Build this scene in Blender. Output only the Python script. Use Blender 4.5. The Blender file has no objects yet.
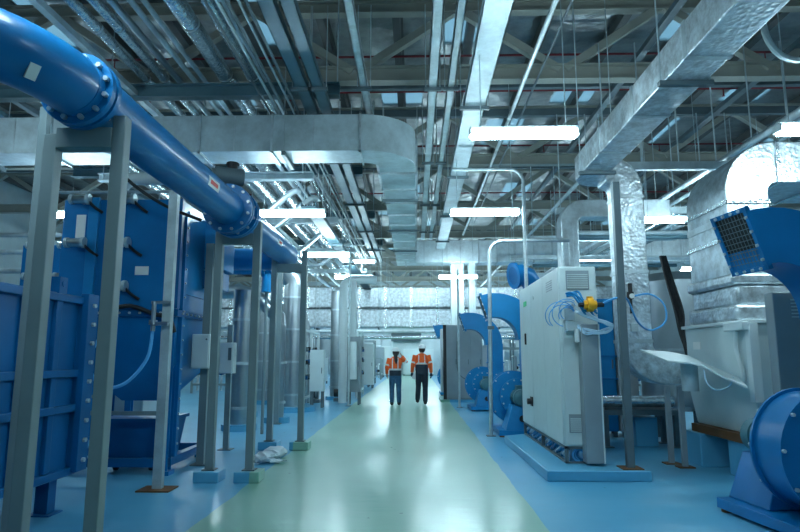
import bpy, bmesh, math, random
from mathutils import Vector, Matrix
random.seed(7)
PI = math.pi
sc = bpy.context.scene
COL = sc.collection

# ------------------------------------------------------------------ materials
def newmat(name):
    m = bpy.data.materials.new(name); m.use_nodes = True
    nt = m.node_tree; b = nt.nodes['Principled BSDF']
    return m, nt, b

def noise(nt, scale, detail=4, stretch=None, rough=.55):
    tc = nt.nodes.new('ShaderNodeTexCoord')
    n = nt.nodes.new('ShaderNodeTexNoise'); n.inputs['Scale'].default_value = scale
    n.inputs['Detail'].default_value = detail; n.inputs['Roughness'].default_value = rough
    if stretch:
        mp = nt.nodes.new('ShaderNodeMapping'); mp.inputs['Scale'].default_value = stretch
        nt.links.new(tc.outputs['Object'], mp.inputs[0]); nt.links.new(mp.outputs[0], n.inputs['Vector'])
    else:
        nt.links.new(tc.outputs['Object'], n.inputs['Vector'])
    return n.outputs['Fac']

def ramp(nt, fac, a, b, p0=.3, p1=.7):
    r = nt.nodes.new('ShaderNodeValToRGB')
    r.color_ramp.elements[0].position = p0; r.color_ramp.elements[1].position = p1
    r.color_ramp.elements[0].color = (*a, 1); r.color_ramp.elements[1].color = (*b, 1)
    nt.links.new(fac, r.inputs[0]); return r.outputs[0]

def maprange(nt, fac, a, b):
    m = nt.nodes.new('ShaderNodeMapRange'); m.inputs['To Min'].default_value = a; m.inputs['To Max'].default_value = b
    nt.links.new(fac, m.inputs['Value']); return m.outputs[0]

def bump(nt, b, fac, strength, dist=.01):
    bp = nt.nodes.new('ShaderNodeBump'); bp.inputs['Strength'].default_value = strength
    bp.inputs['Distance'].default_value = dist
    nt.links.new(fac, bp.inputs['Height']); nt.links.new(bp.outputs[0], b.inputs['Normal'])

def paint(name, col, rough=.4, var=.12, metal=0, scale=2.5, bs=0.0, coat=0):
    m, nt, b = newmat(name)
    f = noise(nt, scale, 5)
    c2 = tuple(c * (1 - var) for c in col); c1 = tuple(min(1, c * (1 + var)) for c in col)
    nt.links.new(ramp(nt, f, c2, c1), b.inputs['Base Color'])
    nt.links.new(maprange(nt, noise(nt, scale * 3), rough * .8, rough * 1.25), b.inputs['Roughness'])
    b.inputs['Metallic'].default_value = metal
    if coat or 'blue' in name: b.inputs['Specular IOR Level'].default_value = .32
    if coat: b.inputs['Coat Weight'].default_value = coat; b.inputs['Coat Roughness'].default_value = .15
    if bs: bump(nt, b, noise(nt, 30), bs)
    return m

def foil(name, col, rough, sc_, strength, metal=.9, dist=.02, lo=.6):
    m, nt, b = newmat(name)
    tc = nt.nodes.new('ShaderNodeTexCoord')
    v = nt.nodes.new('ShaderNodeTexVoronoi'); v.inputs['Scale'].default_value = sc_
    w = nt.nodes.new('ShaderNodeTexNoise'); w.inputs['Scale'].default_value = sc_ * .6; w.inputs['Detail'].default_value = 5
    big = nt.nodes.new('ShaderNodeTexNoise'); big.inputs['Scale'].default_value = sc_ * .35; big.inputs['Detail'].default_value = 7; big.inputs['Roughness'].default_value = .7
    for q in (v, w, big): nt.links.new(tc.outputs['Object'], q.inputs['Vector'])
    ad = nt.nodes.new('ShaderNodeMath'); ad.operation = 'ADD'
    nt.links.new(v.outputs['Distance'], ad.inputs[0]); nt.links.new(w.outputs['Fac'], ad.inputs[1])
    bump(nt, b, ad.outputs[0], strength, dist)
    nt.links.new(ramp(nt, big.outputs['Fac'], tuple(c * lo for c in col), tuple(min(1, c * 1.2) for c in col), .36, .64), b.inputs['Base Color'])
    nt.links.new(maprange(nt, big.outputs['Fac'], rough * .7, rough * 1.3), b.inputs['Roughness'])
    b.inputs['Metallic'].default_value = metal
    return m

M = {}
M['blue'] = paint('blue_enamel', (.004, .165, .42), .33, .12, coat=.15)
M['bluedk'] = paint('deep_blue_enamel', (.003, .115, .31), .38, .15)
M['bluemid'] = paint('mid_blue_enamel', (.008, .22, .50), .38, .1)
M['grey'] = paint('grey_green_paint', (.21, .28, .295), .45, .07)
M['greydk'] = paint('dark_grey_steel', (.10, .145, .165), .5, .15)
M['slate'] = paint('slate_tray', (.10, .19, .23), .42, .1, metal=.3)
M['beige'] = paint('warm_grey_steel', (.33, .35, .31), .6, .08)
M['purlin'] = paint('dark_purlin', (.10, .11, .11), .6, .15)
M['white'] = paint('white_panel', (.66, .74, .75), .4, .04)
M['offw'] = paint('grey_white_panel', (.56, .66, .67), .42, .05)
M['midgrey'] = paint('machine_grey', (.25, .31, .34), .45, .08)
M['black'] = paint('black_rubber', (.012, .013, .015), .5, .2)
M['red'] = paint('sprinkler_red', (.22, .02, .03), .5, .1)
M['teal'] = paint('motor_teal', (.05, .16, .20), .45, .12)
M['yellow'] = paint('orange_yellow', (.9, .42, .02), .4, .05)
M['galv'] = foil('galvanised_steel', (.54, .62, .65), .38, 9, .12, .6, .01, .75)
M['galvdull'] = foil('galvanised_dull', (.50, .60, .63), .48, 5, .08, .3, .01, .75)
M['steel'] = paint('stainless', (.40, .46, .49), .31, .08, metal=.95, scale=3)
M['brush'] = foil('cladding_sheet', (.50, .58, .62), .34, 22, .25, .8, .006, .7) if 1 else paint('brushed_cladding', (.46, .54, .57), .36, .2, metal=.85, scale=9)
M['galvlit'] = foil('galvanised_lit_tone', (.66, .75, .78), .42, 7, .08, .2, .01, .82)  # lighter base colour stands in for lamp reflections on the cross duct
M['foil'] = foil('foil_insulation', (.66, .74, .78), .36, 22, .45, .72, .012, .62)
M['foilpipe'] = foil('foil_pipe_wrap', (.68, .76, .79), .24, 26, .5, .9, .010, .7)
M['rooffoil'] = foil('roof_foil_deck', (.30, .34, .35), .32, 3, .5, .75, .05, .6)
M['clothw'] = paint('cloudy_plastic', (.55, .66, .72), .35, .1)
M['hose'] = paint('pale_blue_hose', (.10, .42, .80), .35, .05)
M['clear'] = paint('pale_clear_hose', (.42, .62, .76), .3, .05)
M['brass'] = paint('rusty_brown', (.16, .07, .025), .6, .3, metal=.3)
M['labelw'] = paint('label_white', (.78, .8, .78), .5, .03)
M['labelr'] = paint('label_red', (.7, .04, .03), .5, .05)
M['green'] = paint('label_green', (.03, .5, .16), .5, .05)
M['wall'] = paint('wall_panel', (.50, .60, .62), .6, .06)
M['skin'] = paint('skin', (.42, .24, .17), .55, .05)
M['orange'] = paint('hi_vis_orange', (1.0, .14, .025), .8, .05)
M['navy'] = paint('navy_cloth', (.018, .03, .05), .8, .2)
M['jeans'] = paint('denim', (.03, .11, .21), .8, .2, scale=12)
M['hair'] = paint('dark_hair', (.012, .009, .008), .5, .2)
M['silverband'] = paint('reflective_band', (.62, .66, .66), .35, .05, metal=.3)
M['helmet'] = paint('helmet_white', (.82, .85, .85), .25, .03)
M['paper'] = paint('paper_white', (.8, .82, .82), .6, .03)

def emis(name, col, s):
    m, nt, b = newmat(name)
    b.inputs['Base Color'].default_value = (*col, 1)
    b.inputs['Emission Color'].default_value = (*col, 1); b.inputs['Emission Strength'].default_value = s
    return m
M['lamp'] = emis('lamp_glow', (.66, .90, 1.0), 34)
# skylight sheet
m, nt, b = newmat('skylight_sheet')
tr = nt.nodes.new('ShaderNodeBsdfTransparent'); tr.inputs[0].default_value = (.55, .68, .72, 1)
mx = nt.nodes.new('ShaderNodeMixShader'); mx.inputs[0].default_value = .6
b.inputs['Base Color'].default_value = (.6, .7, .72, 1); b.inputs['Roughness'].default_value = .3
nt.links.new(b.outputs[0], mx.inputs[1]); nt.links.new(tr.outputs[0], mx.inputs[2])
nt.links.new(mx.outputs[0], nt.nodes['Material Output'].inputs[0])
M['skylight'] = m

# epoxy floor: one coating laid in two colours, green walkway and blue machine bays
WL, WR = -1.86, 1.08
def floor_mat():
    m, nt, b = newmat('epoxy_floor')
    N = nt.nodes.new; L = nt.links.new
    geo = N('ShaderNodeNewGeometry'); sep = N('ShaderNodeSeparateXYZ'); L(geo.outputs['Position'], sep.inputs[0])
    nz = N('ShaderNodeTexNoise'); nz.inputs['Scale'].default_value = 1.3; L(geo.outputs['Position'], nz.inputs['Vector'])
    off = N('ShaderNodeMath'); off.operation = 'MULTIPLY_ADD'; off.inputs[1].default_value = .07
    L(nz.outputs['Fac'], off.inputs[0]); L(sep.outputs[0], off.inputs[2])
    def step(op, v):
        s = N('ShaderNodeMath'); s.operation = op; s.inputs[1].default_value = v; L(off.outputs[0], s.inputs[0]); return s
    a = step('GREATER_THAN', WL + .035); c = step('LESS_THAN', WR + .035)
    mul = N('ShaderNodeMath'); mul.operation = 'MULTIPLY'; L(a.outputs[0], mul.inputs[0]); L(c.outputs[0], mul.inputs[1])
    n2 = N('ShaderNodeTexNoise'); n2.inputs['Scale'].default_value = .9; n2.inputs['Detail'].default_value = 7
    L(geo.outputs['Position'], n2.inputs['Vector'])
    blue = ramp(nt, n2.outputs['Fac'], (.07, .34, .55), (.12, .43, .64))
    green = ramp(nt, n2.outputs['Fac'], (.20, .43, .33), (.28, .52, .42))
    mix = N('ShaderNodeMix'); mix.data_type = 'RGBA'; L(mul.outputs[0], mix.inputs['Factor'])
    L(blue, mix.inputs['A']); L(green, mix.inputs['B'])
    # scattered dark scuffs
    sp = N('ShaderNodeTexNoise'); sp.inputs['Scale'].default_value = 5.5; sp.inputs['Detail'].default_value = 3
    L(geo.outputs['Position'], sp.inputs['Vector'])
    sr = ramp(nt, sp.outputs['Fac'], (1, 1, 1), (.35, .35, .33), .735, .76)
    mm = N('ShaderNodeMix'); mm.data_type = 'RGBA'; mm.blend_type = 'MULTIPLY'; mm.inputs['Factor'].default_value = 1
    L(mix.outputs['Result'], mm.inputs['A']); L(sr, mm.inputs['B'])
    L(mm.outputs['Result'], b.inputs['Base Color'])
    # gloss: walkway shinier
    r = N('ShaderNodeMapRange'); r.inputs['To Min'].default_value = .36; r.inputs['To Max'].default_value = .24
    L(mul.outputs[0], r.inputs['Value'])
    r2 = N('ShaderNodeMath'); r2.operation = 'MULTIPLY_ADD'; r2.inputs[1].default_value = .12
    L(n2.outputs['Fac'], r2.inputs[0]); L(r.outputs[0], r2.inputs[2]); L(r2.outputs[0], b.inputs['Roughness'])
    b.inputs['Coat Weight'].default_value = .35; b.inputs['Coat Roughness'].default_value = .14
    wn = N('ShaderNodeTexNoise'); wn.inputs['Scale'].default_value = 2.2; wn.inputs['Detail'].default_value = 3
    mp = N('ShaderNodeMapping'); mp.inputs['Scale'].default_value = (1, 2.4, 1)
    L(geo.outputs['Position'], mp.inputs[0]); L(mp.outputs[0], wn.inputs['Vector'])
    bp = N('ShaderNodeBump'); bp.inputs['Strength'].default_value = .35; bp.inputs['Distance'].default_value = .018
    L(wn.outputs['Fac'], bp.inputs['Height']); L(bp.outputs[0], b.inputs['Normal']); L(bp.outputs[0], b.inputs['Coat Normal'])
    return m
M['floor'] = floor_mat()

# ------------------------------------------------------------------ mesh builder
V = Vector
def frame_of(t):
    t = t.normalized(); a = V((0, 0, 1)) if abs(t.z) < .9 else V((0, 1, 0))
    s = t.cross(a).normalized(); return s, s.cross(t).normalized()

class MB:
    def __init__(s): s.bm = bmesh.new()
    def ring_loft(s, rings, cap=True, closed=False):
        vs = [[s.bm.verts.new(p) for p in r] for r in rings]
        n = len(vs[0]); m = len(vs)
        for i in range(m if closed else m - 1):
            a, b = vs[i], vs[(i + 1) % m]
            for j in range(n):
                k = (j + 1) % n
                try: s.bm.faces.new((a[j], a[k], b[k], b[j]))
                except ValueError: pass
        if cap and not closed:
            s.bm.faces.new(list(reversed(vs[0]))); s.bm.faces.new(vs[-1])
        return s
    def box(s, x0, x1, y0, y1, z0, z1):
        return s.ring_loft([[(x0, y0, z), (x1, y0, z), (x1, y1, z), (x0, y1, z)] for z in (z0, z1)])
    def cyl(s, p0, p1, r, r2=None, n=16, cap=True):
        p0, p1 = V(p0), V(p1); a, b = frame_of(p1 - p0); r2 = r if r2 is None else r2
        rs = []
        for p, q in ((p0, r), (p1, r2)):
            rs.append([p + (a * math.cos(t) + b * math.sin(t)) * q for t in [2 * PI * i / n for i in range(n)]])
        return s.ring_loft(rs, cap)
    def lathe(s, o, d, prof, n=24, cap=True):
        o, d = V(o), V(d).normalized(); a, b = frame_of(d)
        return s.ring_loft([[o + d * h + (a * math.cos(t) + b * math.sin(t)) * q for t in [2 * PI * i / n for i in range(n)]] for h, q in prof], cap)
    def tube(s, pts, r, n=10, cap=True, ell=None):
        pts = [V(p) for p in pts]; rs = r if isinstance(r, (list, tuple)) else [r] * len(pts)
        ts = []
        for i in range(len(pts)):
            a = pts[max(0, i - 1)]; b = pts[min(len(pts) - 1, i + 1)]; ts.append((b - a).normalized())
        u, w = frame_of(ts[0]); rings = []
        for i, p in enumerate(pts):
            t = ts[i]; u = (u - t * u.dot(t)).normalized(); w = t.cross(u).normalized()
            e = ell[i] if ell else 1
            rings.append([p + u * math.cos(q) * rs[i] + w * math.sin(q) * rs[i] * e for q in [2 * PI * k / n for k in range(n)]])
        return s.ring_loft(rings, cap)
    def rect(s, pts, N, a, b, cap=True):
        """rectangular section swept along a planar path; N = plane normal, a = size along N, b = size across"""
        pts = [V(p) for p in pts]; N = V(N).normalized(); rings = []
        for i, p in enumerate(pts):
            t0 = (p - pts[i - 1]).normalized() if i else None
            t1 = (pts[i + 1] - p).normalized() if i < len(pts) - 1 else None
            t = ((t0 or t1) + (t1 or t0)).normalized()
            k = 1 / max(.5, t.dot(t1 or t0)); c = t.cross(N).normalized() * (b / 2 * k); h = N * (a / 2)
            rings.append([p - h - c, p + h - c, p + h + c, p - h + c])
        return s.ring_loft(rings, cap)
    def prism(s, poly, axis, a, b):
        def P(q, h): return {'x': (h, q[0], q[1]), 'y': (q[0], h, q[1]), 'z': (q[0], q[1], h)}[axis]
        return s.ring_loft([[P(q, h) for q in poly] for h in (a, b)])
    def ball(s, c, r, sc_=(1, 1, 1), n=12, m=8):
        mt = Matrix.Translation(c) @ Matrix.Diagonal((*sc_, 1))
        bmesh.ops.create_uvsphere(s.bm, u_segments=n, v_segments=m, radius=r, matrix=mt); return s
    def build(s, name, mat, parent=None, bevel=0, rot=None):
        bm = s.bm
        off = V((0, 0, 0)); p = parent
        while p is not None: off += p.location; p = p.parent
        if parent is None:
            xs = [v.co for v in bm.verts]
            lo = V([min(v[i] for v in xs) for i in range(3)]); hi = V([max(v[i] for v in xs) for i in range(3)])
            off = V(((lo.x + hi.x) / 2, (lo.y + hi.y) / 2, lo.z))
        bmesh.ops.translate(bm, verts=bm.verts, vec=-off)
        bmesh.ops.recalc_face_normals(bm, faces=bm.faces)
        for f in bm.faces: f.smooth = True
        for e in bm.edges:
            if len(e.link_faces) == 2 and e.calc_face_angle(0) > .62: e.smooth = False
        me = bpy.data.meshes.new(name); bm.to_mesh(me); bm.free()
        me.materials.append(M[mat] if isinstance(mat, str) else mat)
        o = bpy.data.objects.new(name, me); COL.objects.link(o)
        if parent is None: o.location = off
        else: o.parent = parent
        if bevel:
            bv = o.modifiers.new('edge', 'BEVEL'); bv.width = bevel; bv.segments = 2; bv.limit_method = 'ANGLE'; bv.angle_limit = .7
        return o

def tag(o, label, cat, group=None, kind=None):
    if label: o['label'] = label
    if cat: o['category'] = cat
    if group: o['group'] = group
    if kind: o['kind'] = kind
    return o
def thing(name, label, cat, loc=(0, 0, 0), group=None):
    o = bpy.data.objects.new(name, None); o.empty_display_size = .1; COL.objects.link(o); o.location = loc
    return tag(o, label, cat, group)
def struct(name, mb, mat, **k):
    o = mb.build(name, mat, **k); o['kind'] = 'structure'; return o
def dup(root, loc=None, rz=None, label=None, group=None):
    def cp(o, par):
        c = o.copy(); COL.objects.link(c)
        if par: c.parent = par
        for ch in [x for x in list(o.children)]: cp(ch, c)
        return c
    c = cp(root, None)
    if loc is not None: c.location = loc
    if rz is not None: c.rotation_euler.z = rz
    if label: c['label'] = label
    if group: c['group'] = group
    return c
def arc(c, r, u, v, a0, a1, n=10):
    c, u, v = V(c), V(u), V(v)
    return [c + u * (r * math.cos(a0 + (a1 - a0) * i / n)) + v * (r * math.sin(a0 + (a1 - a0) * i / n)) for i in range(n + 1)]
def smooth(pts, n=6):
    pts = [V(p) for p in pts]; P = [pts[0]] + pts + [pts[-1]]; out = []
    for i in range(1, len(P) - 2):
        for k in range(n):
            t = k / n; a, b, c, d = P[i - 1], P[i], P[i + 1], P[i + 2]
            out.append(.5 * ((2 * b) + (c - a) * t + (2 * a - 5 * b + 4 * c - d) * t * t + (3 * b - a - 3 * c + d) * t ** 3))
    out.append(pts[-1]); return out
ORD = ['first', 'second', 'third', 'fourth', 'fifth', 'sixth', 'seventh', 'eighth', 'ninth', 'tenth', 'eleventh', 'twelfth', 'thirteenth', 'fourteenth', 'fifteenth']
X, Y, Z = V((1, 0, 0)), V((0, 1, 0)), V((0, 0, 1))

# ------------------------------------------------------------------ hall shell
XL, XR, YF, YB, H = -15., 13., -3., 48., 7.75
struct('floor', MB().box(XL, XR, YF, YB, -.1, 0), 'floor')
struct('wall_left', MB().box(XL - .2, XL, YF, YB, 0, H), 'wall')
struct('wall_right', MB().box(XR, XR + .2, YF, YB, 0, H), 'wall')
struct('wall_back', MB().box(XL, XR, YB, YB + .2, 0, H), 'wall')
struct('wall_front', MB().box(XL, XR, YF - .2, YF, 0, H), 'wall')
deck = MB(); k = 0; nx = 20; cw = (XR - XL) / nx; ny = 17; cl = (YB - YF) / ny
for i in range(nx):
    for j in range(ny):
        x0, y0 = XL + i * cw, YF + j * cl
        if ((i + j) % 3 == 0 and j % 4 != 3 and j < 15 and 1 < i < 19):
            k += 1
            deck.box(x0, x0 + .2, y0, y0 + cl, H, H + .06); deck.box(x0 + cw - .2, x0 + cw, y0, y0 + cl, H, H + .06)
            deck.box(x0 + .2, x0 + cw - .2, y0, y0 + .5, H, H + .06); deck.box(x0 + .2, x0 + cw - .2, y0 + cl - .5, y0 + cl, H, H + .06)
            struct('window_%d' % k, MB().box(x0 + .2, x0 + cw - .2, y0 + .5, y0 + cl - .5, H + .01, H + .03), 'skylight')
        else:
            deck.box(x0, x0 + cw, y0, y0 + cl, H, H + .06)
struct('ceiling', deck, 'rooffoil')

# purlins
pur = MB(); pur.box(-.07, .07, 0, YB - YF, 0, .22); pur.box(-.07, .12, 0, YB - YF, .2, .22)
p0 = pur.build('roof_purlin', 'purlin'); 
tag(p0, 'dark steel purlin running lengthwise under the foil roof', 'purlin', 'lengthwise roof purlins')
xs_p = [XL + .7 + 1.4 * i for i in range(20)]
for i, x in enumerate(xs_p):
    o = p0 if i == 0 else dup(p0)
    o.location = (x, (YB + YF) / 2, H - .24)

# trusses across the hall
def truss():
    r = thing('roof_truss', 'x', 'truss', (0, 0, 6))
    def ibeam(mb, x0, x1, z0, z1, w):
        mb.box(x0, x1, -w / 2, w / 2, z0, z0 + .03); mb.box(x0, x1, -w / 2, w / 2, z1 - .03, z1); mb.box(x0, x1, -.012, .012, z0, z1)
    a = MB(); ibeam(a, XL, XR, 6.0, 6.27, .2); a.build('bottom_chord', 'beige', r)
    a = MB(); ibeam(a, XL, XR, 7.25, 7.48, .18); a.build('top_chord', 'beige', r)
    n = 8; st = (XR - XL) / n
    for i in range(n):
        for s in (0, 1):
            x0 = XL + i * st + (0 if s == 0 else st / 2); x1 = x0 + st / 2
            z0, z1 = (6.2, 7.3) if s == 0 else (7.3, 6.2)
            MB().rect([(x0 + .05, 0, z0), (x1 - .05, 0, z1)], Y, .13, .13).build('diagonal', 'beige', r)
    return r
t0 = truss(); TY = [1.0, 5.3, 9.6, 14.1, 18.6, 23.1, 27.6, 32.1, 36.6, 41.1, 45.4]
for i, y in enumerate(TY):
    o = t0 if i == 0 else dup(t0)
    o.location.y = y
    o['label'] = 'pale grey steel roof truss across the hall, %s counted from the camera end' % ORD[i]; o['group'] = 'roof trusses'
# secondary cross beams
for i, y in enumerate([3.2, 7.3, 11.2, 12.6, 16.3, 20.6, 25.3, 30]):
    b_ = MB().box(XL, XR, y - .06, y + .06, 6.62, 6.78)
    tag(b_.build('secondary_beam', 'greydk'), 'slim dark cross beam between roof trusses, %s counted from the camera end' % ORD[i], 'beam', 'slim cross beams')
for i, y in enumerate([4.3, 6.6, 10.4, 11.9, 15.2, 19.8]):
    b_ = MB().cyl((-8, y, 6.9), (XR - .2, y, 6.9), .022, n=8)
    o = b_.build('sprinkler_pipe', 'red'); tag(o, 'thin dark red sprinkler pipe under the roof, %s counted from the camera end' % ORD[i], 'sprinkler pipe', 'red sprinkler pipes')
    for kx in range(-6, 12, 3):
        MB().cyl((kx + .4, y, 6.74), (kx + .4, y, 6.9), .012, n=6).lathe((kx + .4, y, 6.73), (0, 0, 1), [(0, .03), (.012, .03)], 8).build('sprinkler_head', 'red', o)

# lengthwise bracing channels high up
for i, (x, z, w, mt) in enumerate([(-7.6, 5.75, .18, 'slate'), (-6.9, 5.75, .1, 'greydk'), (-5.2, 5.6, .22, 'slate'), (3.9, 6.5, .12, 'greydk'), (6.4, 6.5, .14, 'greydk'), (-4.55, 5.6, .1, 'galvdull')]):
    o = MB().box(x - w / 2, x + w / 2, -2.5, 40, z, z + .09).build('roof_channel', mt)
    tag(o, 'grey steel channel running lengthwise under the roof, %s from the left wall' % ORD[[0, 1, 2, 4, 5, 3][i]], 'channel', 'lengthwise channels')

# ------------------------------------------------------------------ lamps
def lamp():
    r = thing('tube_lamp', 'x', 'lamp', (0, 0, 4))
    MB().prism([(-.035, 4.045), (.035, 4.045), (.03, 4.09), (-.03, 4.09)], 'x', -.63, .63).build('housing', 'galvdull', r)
    MB().box(-.62, .62, -.06, .06, 3.955, 4.044).build('diffuser', 'lamp', r, bevel=.01)
    for sx in (-.5, .5): MB().cyl((sx, 0, 4.09), (sx, 0, 6.62), .006, n=6).build('hanger_rod', 'galvdull', r)
    for sx in (-.63, .63): MB().box(sx - .012, sx + .012, -.068, .068, 3.98, 4.06).build('end_cap', 'white', r)
    return r
l0 = lamp()
LP = [(1.29, 6.8, 'bright tube lamp nearest the camera over the walkway'), (1.28, 10.7, 'tube lamp over the walkway behind the nearest one'),
      (1.42, 19.6, 'tube lamp in front of the far tall white ducts'),
      (-2.27, 10.7, 'long tube lamp beside the blue pipe under the wide duct'), (-2.3, 15.2, 'tube lamp further along behind the blue pipe'),
      (-2.0, 19.6, 'small distant tube lamp above the upright grey enclosure'), (4.56, 6.3, 'tube lamp cut by the right edge of the photo'),
      (5.0, 11.4, 'tube lamp above the insulated duct bend'), (5.0, 16, 'tube lamp high behind the galvanised drop duct'), (-9.6, 15.3, 'tube lamp seen between the posts at the far left'),
      (-8.2, 19.6, 'lower looking tube lamp at the far left'), (-6.2, 10.7, 'tube lamp above the blue filter housing'), (-6.2, 15.2, 'tube lamp behind the blue filter housing'),
      (8.6, 11.4, 'tube lamp over the bay along the right wall'), (8.6, 18, 'distant tube lamp over the right wall bay'), (1.3, 2.9, 'unseen tube lamp added over the walkway above the camera'), (-2.27, 2.9, 'tube lamp beside the first bend of the blue pipe'),  # the lamp above the camera is added to brighten the foreground
      (-6.2, 6.8, 'unseen tube lamp added over the gap between tank and filter housing')]  # added out of view as fill on the filter housing front
for i, (x, y, lb) in enumerate(LP):
    o = l0 if i == 0 else dup(l0)
    o.location = (x, y, 3.82 if x == 4.56 else 4); o['label'] = lb; o['group'] = 'hanging tube lamps'
for iy, y in enumerate((30.5, 34, 37.5, 41, 44.5)):  # extra rows added behind the foil ducts to brighten the far end
    for ix, x in enumerate((-7.5, -4.8, -2.2, 1.4, 4, 6.8)):
        o = dup(l0, (x, y, 4)); o['label'] = 'added unseen far tube lamp, %s column from the left, %s row past the foil ducts' % (ORD[ix], ORD[iy]); o['group'] = 'hanging tube lamps'

for ix, x in enumerate((-7.5, -4.8, -2.2, .6, 3.6, 6.6)):  # row added out of sight to brighten the foil ducts
    o = dup(l0, (x, 23.2, 5.1)); o['label'] = 'added hidden tube lamp hung high between cross duct and foil ducts, %s from the left' % ORD[ix]; o['group'] = 'hanging tube lamps'
# ------------------------------------------------------------------ ducts
def rim(parent, c, N, T, a, b, th=.035, w=.03, mat='galv', name='flange'):
    c, N, T = V(c), V(N), V(T); S = T.cross(N)
    mb = MB(); h = w / 2
    for sgn in (-1, 1):
        for (u, l, o_) in ((N, a / 2 + th, S * (sgn * (b / 2 + th / 2))), (S, b / 2 + th, N * (sgn * (a / 2 + th / 2)))):
            q = S if u is N else N
            p = c + o_
            cs = [p + u * l * i + q * (th / 2) * j for i, j in ((-1, -1), (1, -1), (1, 1), (-1, 1))]
            mb.ring_loft([[v - T * h for v in cs], [v + T * h for v in cs]])
    return mb.build(name, mat, parent)
def hanger(parent, x0, x1, y, z, top=6.62, mat='greydk'):
    MB().box(x0 - .06, x1 + .06, y - .03, y + .03, z - .05, z - .004).build('support_bar', mat, parent)
    for x in (x0 - .04, x1 + .04): MB().cyl((x, y, z - .03), (x, y, top), .008, n=6).build('hanger_rod', 'galvdull', parent)

# left wide duct
d = thing('wide_air_duct', 'wide rectangular galvanised duct crossing on the left and bending down the hall', 'duct', (-5, 9.3, 4.6))
path = [V((-14.9, 9.34, 4.91))] + arc((-.85, 9.9, 4.91), .56, V((0, -1, 0)), X, 0, PI / 2, 12) + [V((-.29, 20.15, 4.91))]
MB().rect(path, Z, .6, .62).build('duct_body', 'galvdull', d, bevel=.006)
for x in [-13, -11.8, -10.6, -9.4, -8.2, -7, -5.8, -4.6, -3.4, -2.25, -.85]: rim(d, (x, 9.34, 4.91), Z, X, .6, .62)
for kx in [-6.4, -5.2, -4.0, -2.85, -1.6]: MB().box(kx - .01, kx + .01, 9.022, 9.03, 4.62, 5.2).build('stiffener', 'galv', d)
y = 10.2
while y < 19.8:
    rim(d, (-.29, y, 4.91), Z, Y, .6, .62, .03, .05, 'galv'); y += 1.05
for x in (-10.6, -7.0, -2.05): 
    MB().box(x - .03, x + .03, 8.96, 9.72, 4.52, 4.59).build('support_bar', 'greydk', d)
    for yy in (8.98, 9.7): MB().cyl((x, yy, 4.56), (x, yy, 6.62), .008, n=6).build('hanger_rod', 'galvdull', d)
for yy in (12, 15, 18): hanger(d, -.6, .02, yy, 4.61)
# cross duct
d = thing('cross_duct', 'long galvanised duct with standing seams crossing the hall above the walkway', 'duct', (3, 20.6, 4.6))
MB().rect([(-.62, 20.6, 4.97), (12.9, 20.6, 4.97)], Z, .76, .8).build('duct_body', 'galvlit', d, bevel=.02)
x = -.3
while x < 12.5:
    rim(d, (x, 20.6, 4.97), Z, X, .76, .8, .02, .035, 'galv'); x += .62
for x in (1.1, 3.2, 5.6, 8): 
    for yy in (20.15, 21.05): MB().cyl((x, yy, 4.6), (x, yy, 6.62), .008, n=6).build('hanger_rod', 'galvdull', d)
# right long duct
d = thing('long_air_duct', 'long rectangular galvanised duct with foil seams running overhead on the right', 'duct', (2.58, 4, 4))
MB().rect([(2.585, -2.6, 4.17), (2.585, 8.45, 4.17)] + arc((2.86, 8.6, 4.17), .275, V((-1, 0, 0)), Y, 0, PI / 2, 6)[1:], Z, .34, .39).build('duct_body', 'foil', d, bevel=.01)
for yy in (1.2, 2.6, 3.9, 5.0, 6.3, 7.5): rim(d, (2.585, yy, 4.17), Z, Y, .34, .39, .008, .06, 'galv', 'foil_tape')
for yy in (2.9, 5.45, 8.25): hanger(d, 2.39, 2.78, yy, 4.0)
# drop duct
d = thing('drop_duct', 'foil insulated galvanised duct dropping from the overhead duct to the grey machine', 'duct', (3.1, 8.75, 1))
pp = [V((2.80, 8.72, 4.12))] + arc((2.80, 8.72, 3.80), .32, Z, X, 0, PI / 2, 10) + [V((3.12, 8.72, 1.62))] + arc((3.5, 8.72, 1.6), .38, V((-1, 0, 0)), V((0, 0, -1)), 0, PI / 2, 10) + [V((3.74, 8.72, 1.22))]
MB().rect(pp, Y, .40, .40).build('duct_body', 'foil', d, bevel=.02)
for z in (3.7, 2.6, 1.62): rim(d, (3.12, 8.72, z), Y, Z, .4, .4, .012, .05, 'galv', 'foil_tape')
for sx in (2.905,): MB().box(sx, sx + .03, 8.505, 8.53, 1.65, 3.72).build('corner_strip', 'galvdull', d)
MB().box(3.02, 3.12, 8.49, 8.515, 1.75, 1.86).build('inspection_plate', 'galvdull', d)
for (x, y_) in ((3.4, 8.4), (3.42, 8.1)): pass
# arch duct behind the white cabinet
d = thing('arched_duct', 'pale rectangular duct rising behind the white cabinet and turning right', 'duct', (3.15, 12, 0))
pp = [V((3.15, 12.2, 0))] + [V((3.15, 12.2, 4.0))] + arc((3.45, 12.2, 4.1), .3, V((-1, 0, 0)), Z, 0, PI / 2, 10)[1:] + [V((5.2, 12.2, 4.4))]
MB().rect(pp, Y, .4, .36).build('duct_body', 'galv', d, bevel=.02)
for x in (3.02, 3.12, 3.22): MB().box(x - .012, x + .012, 11.985, 12, .1, 4.1).build('standing_seam', 'galv', d)
for xx in (3.9, 5.0): MB().cyl((xx, 12.2, 4.5), (xx, 12.2, 6.62), .008, n=6).build('hanger_rod', 'galvdull', d)
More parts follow.
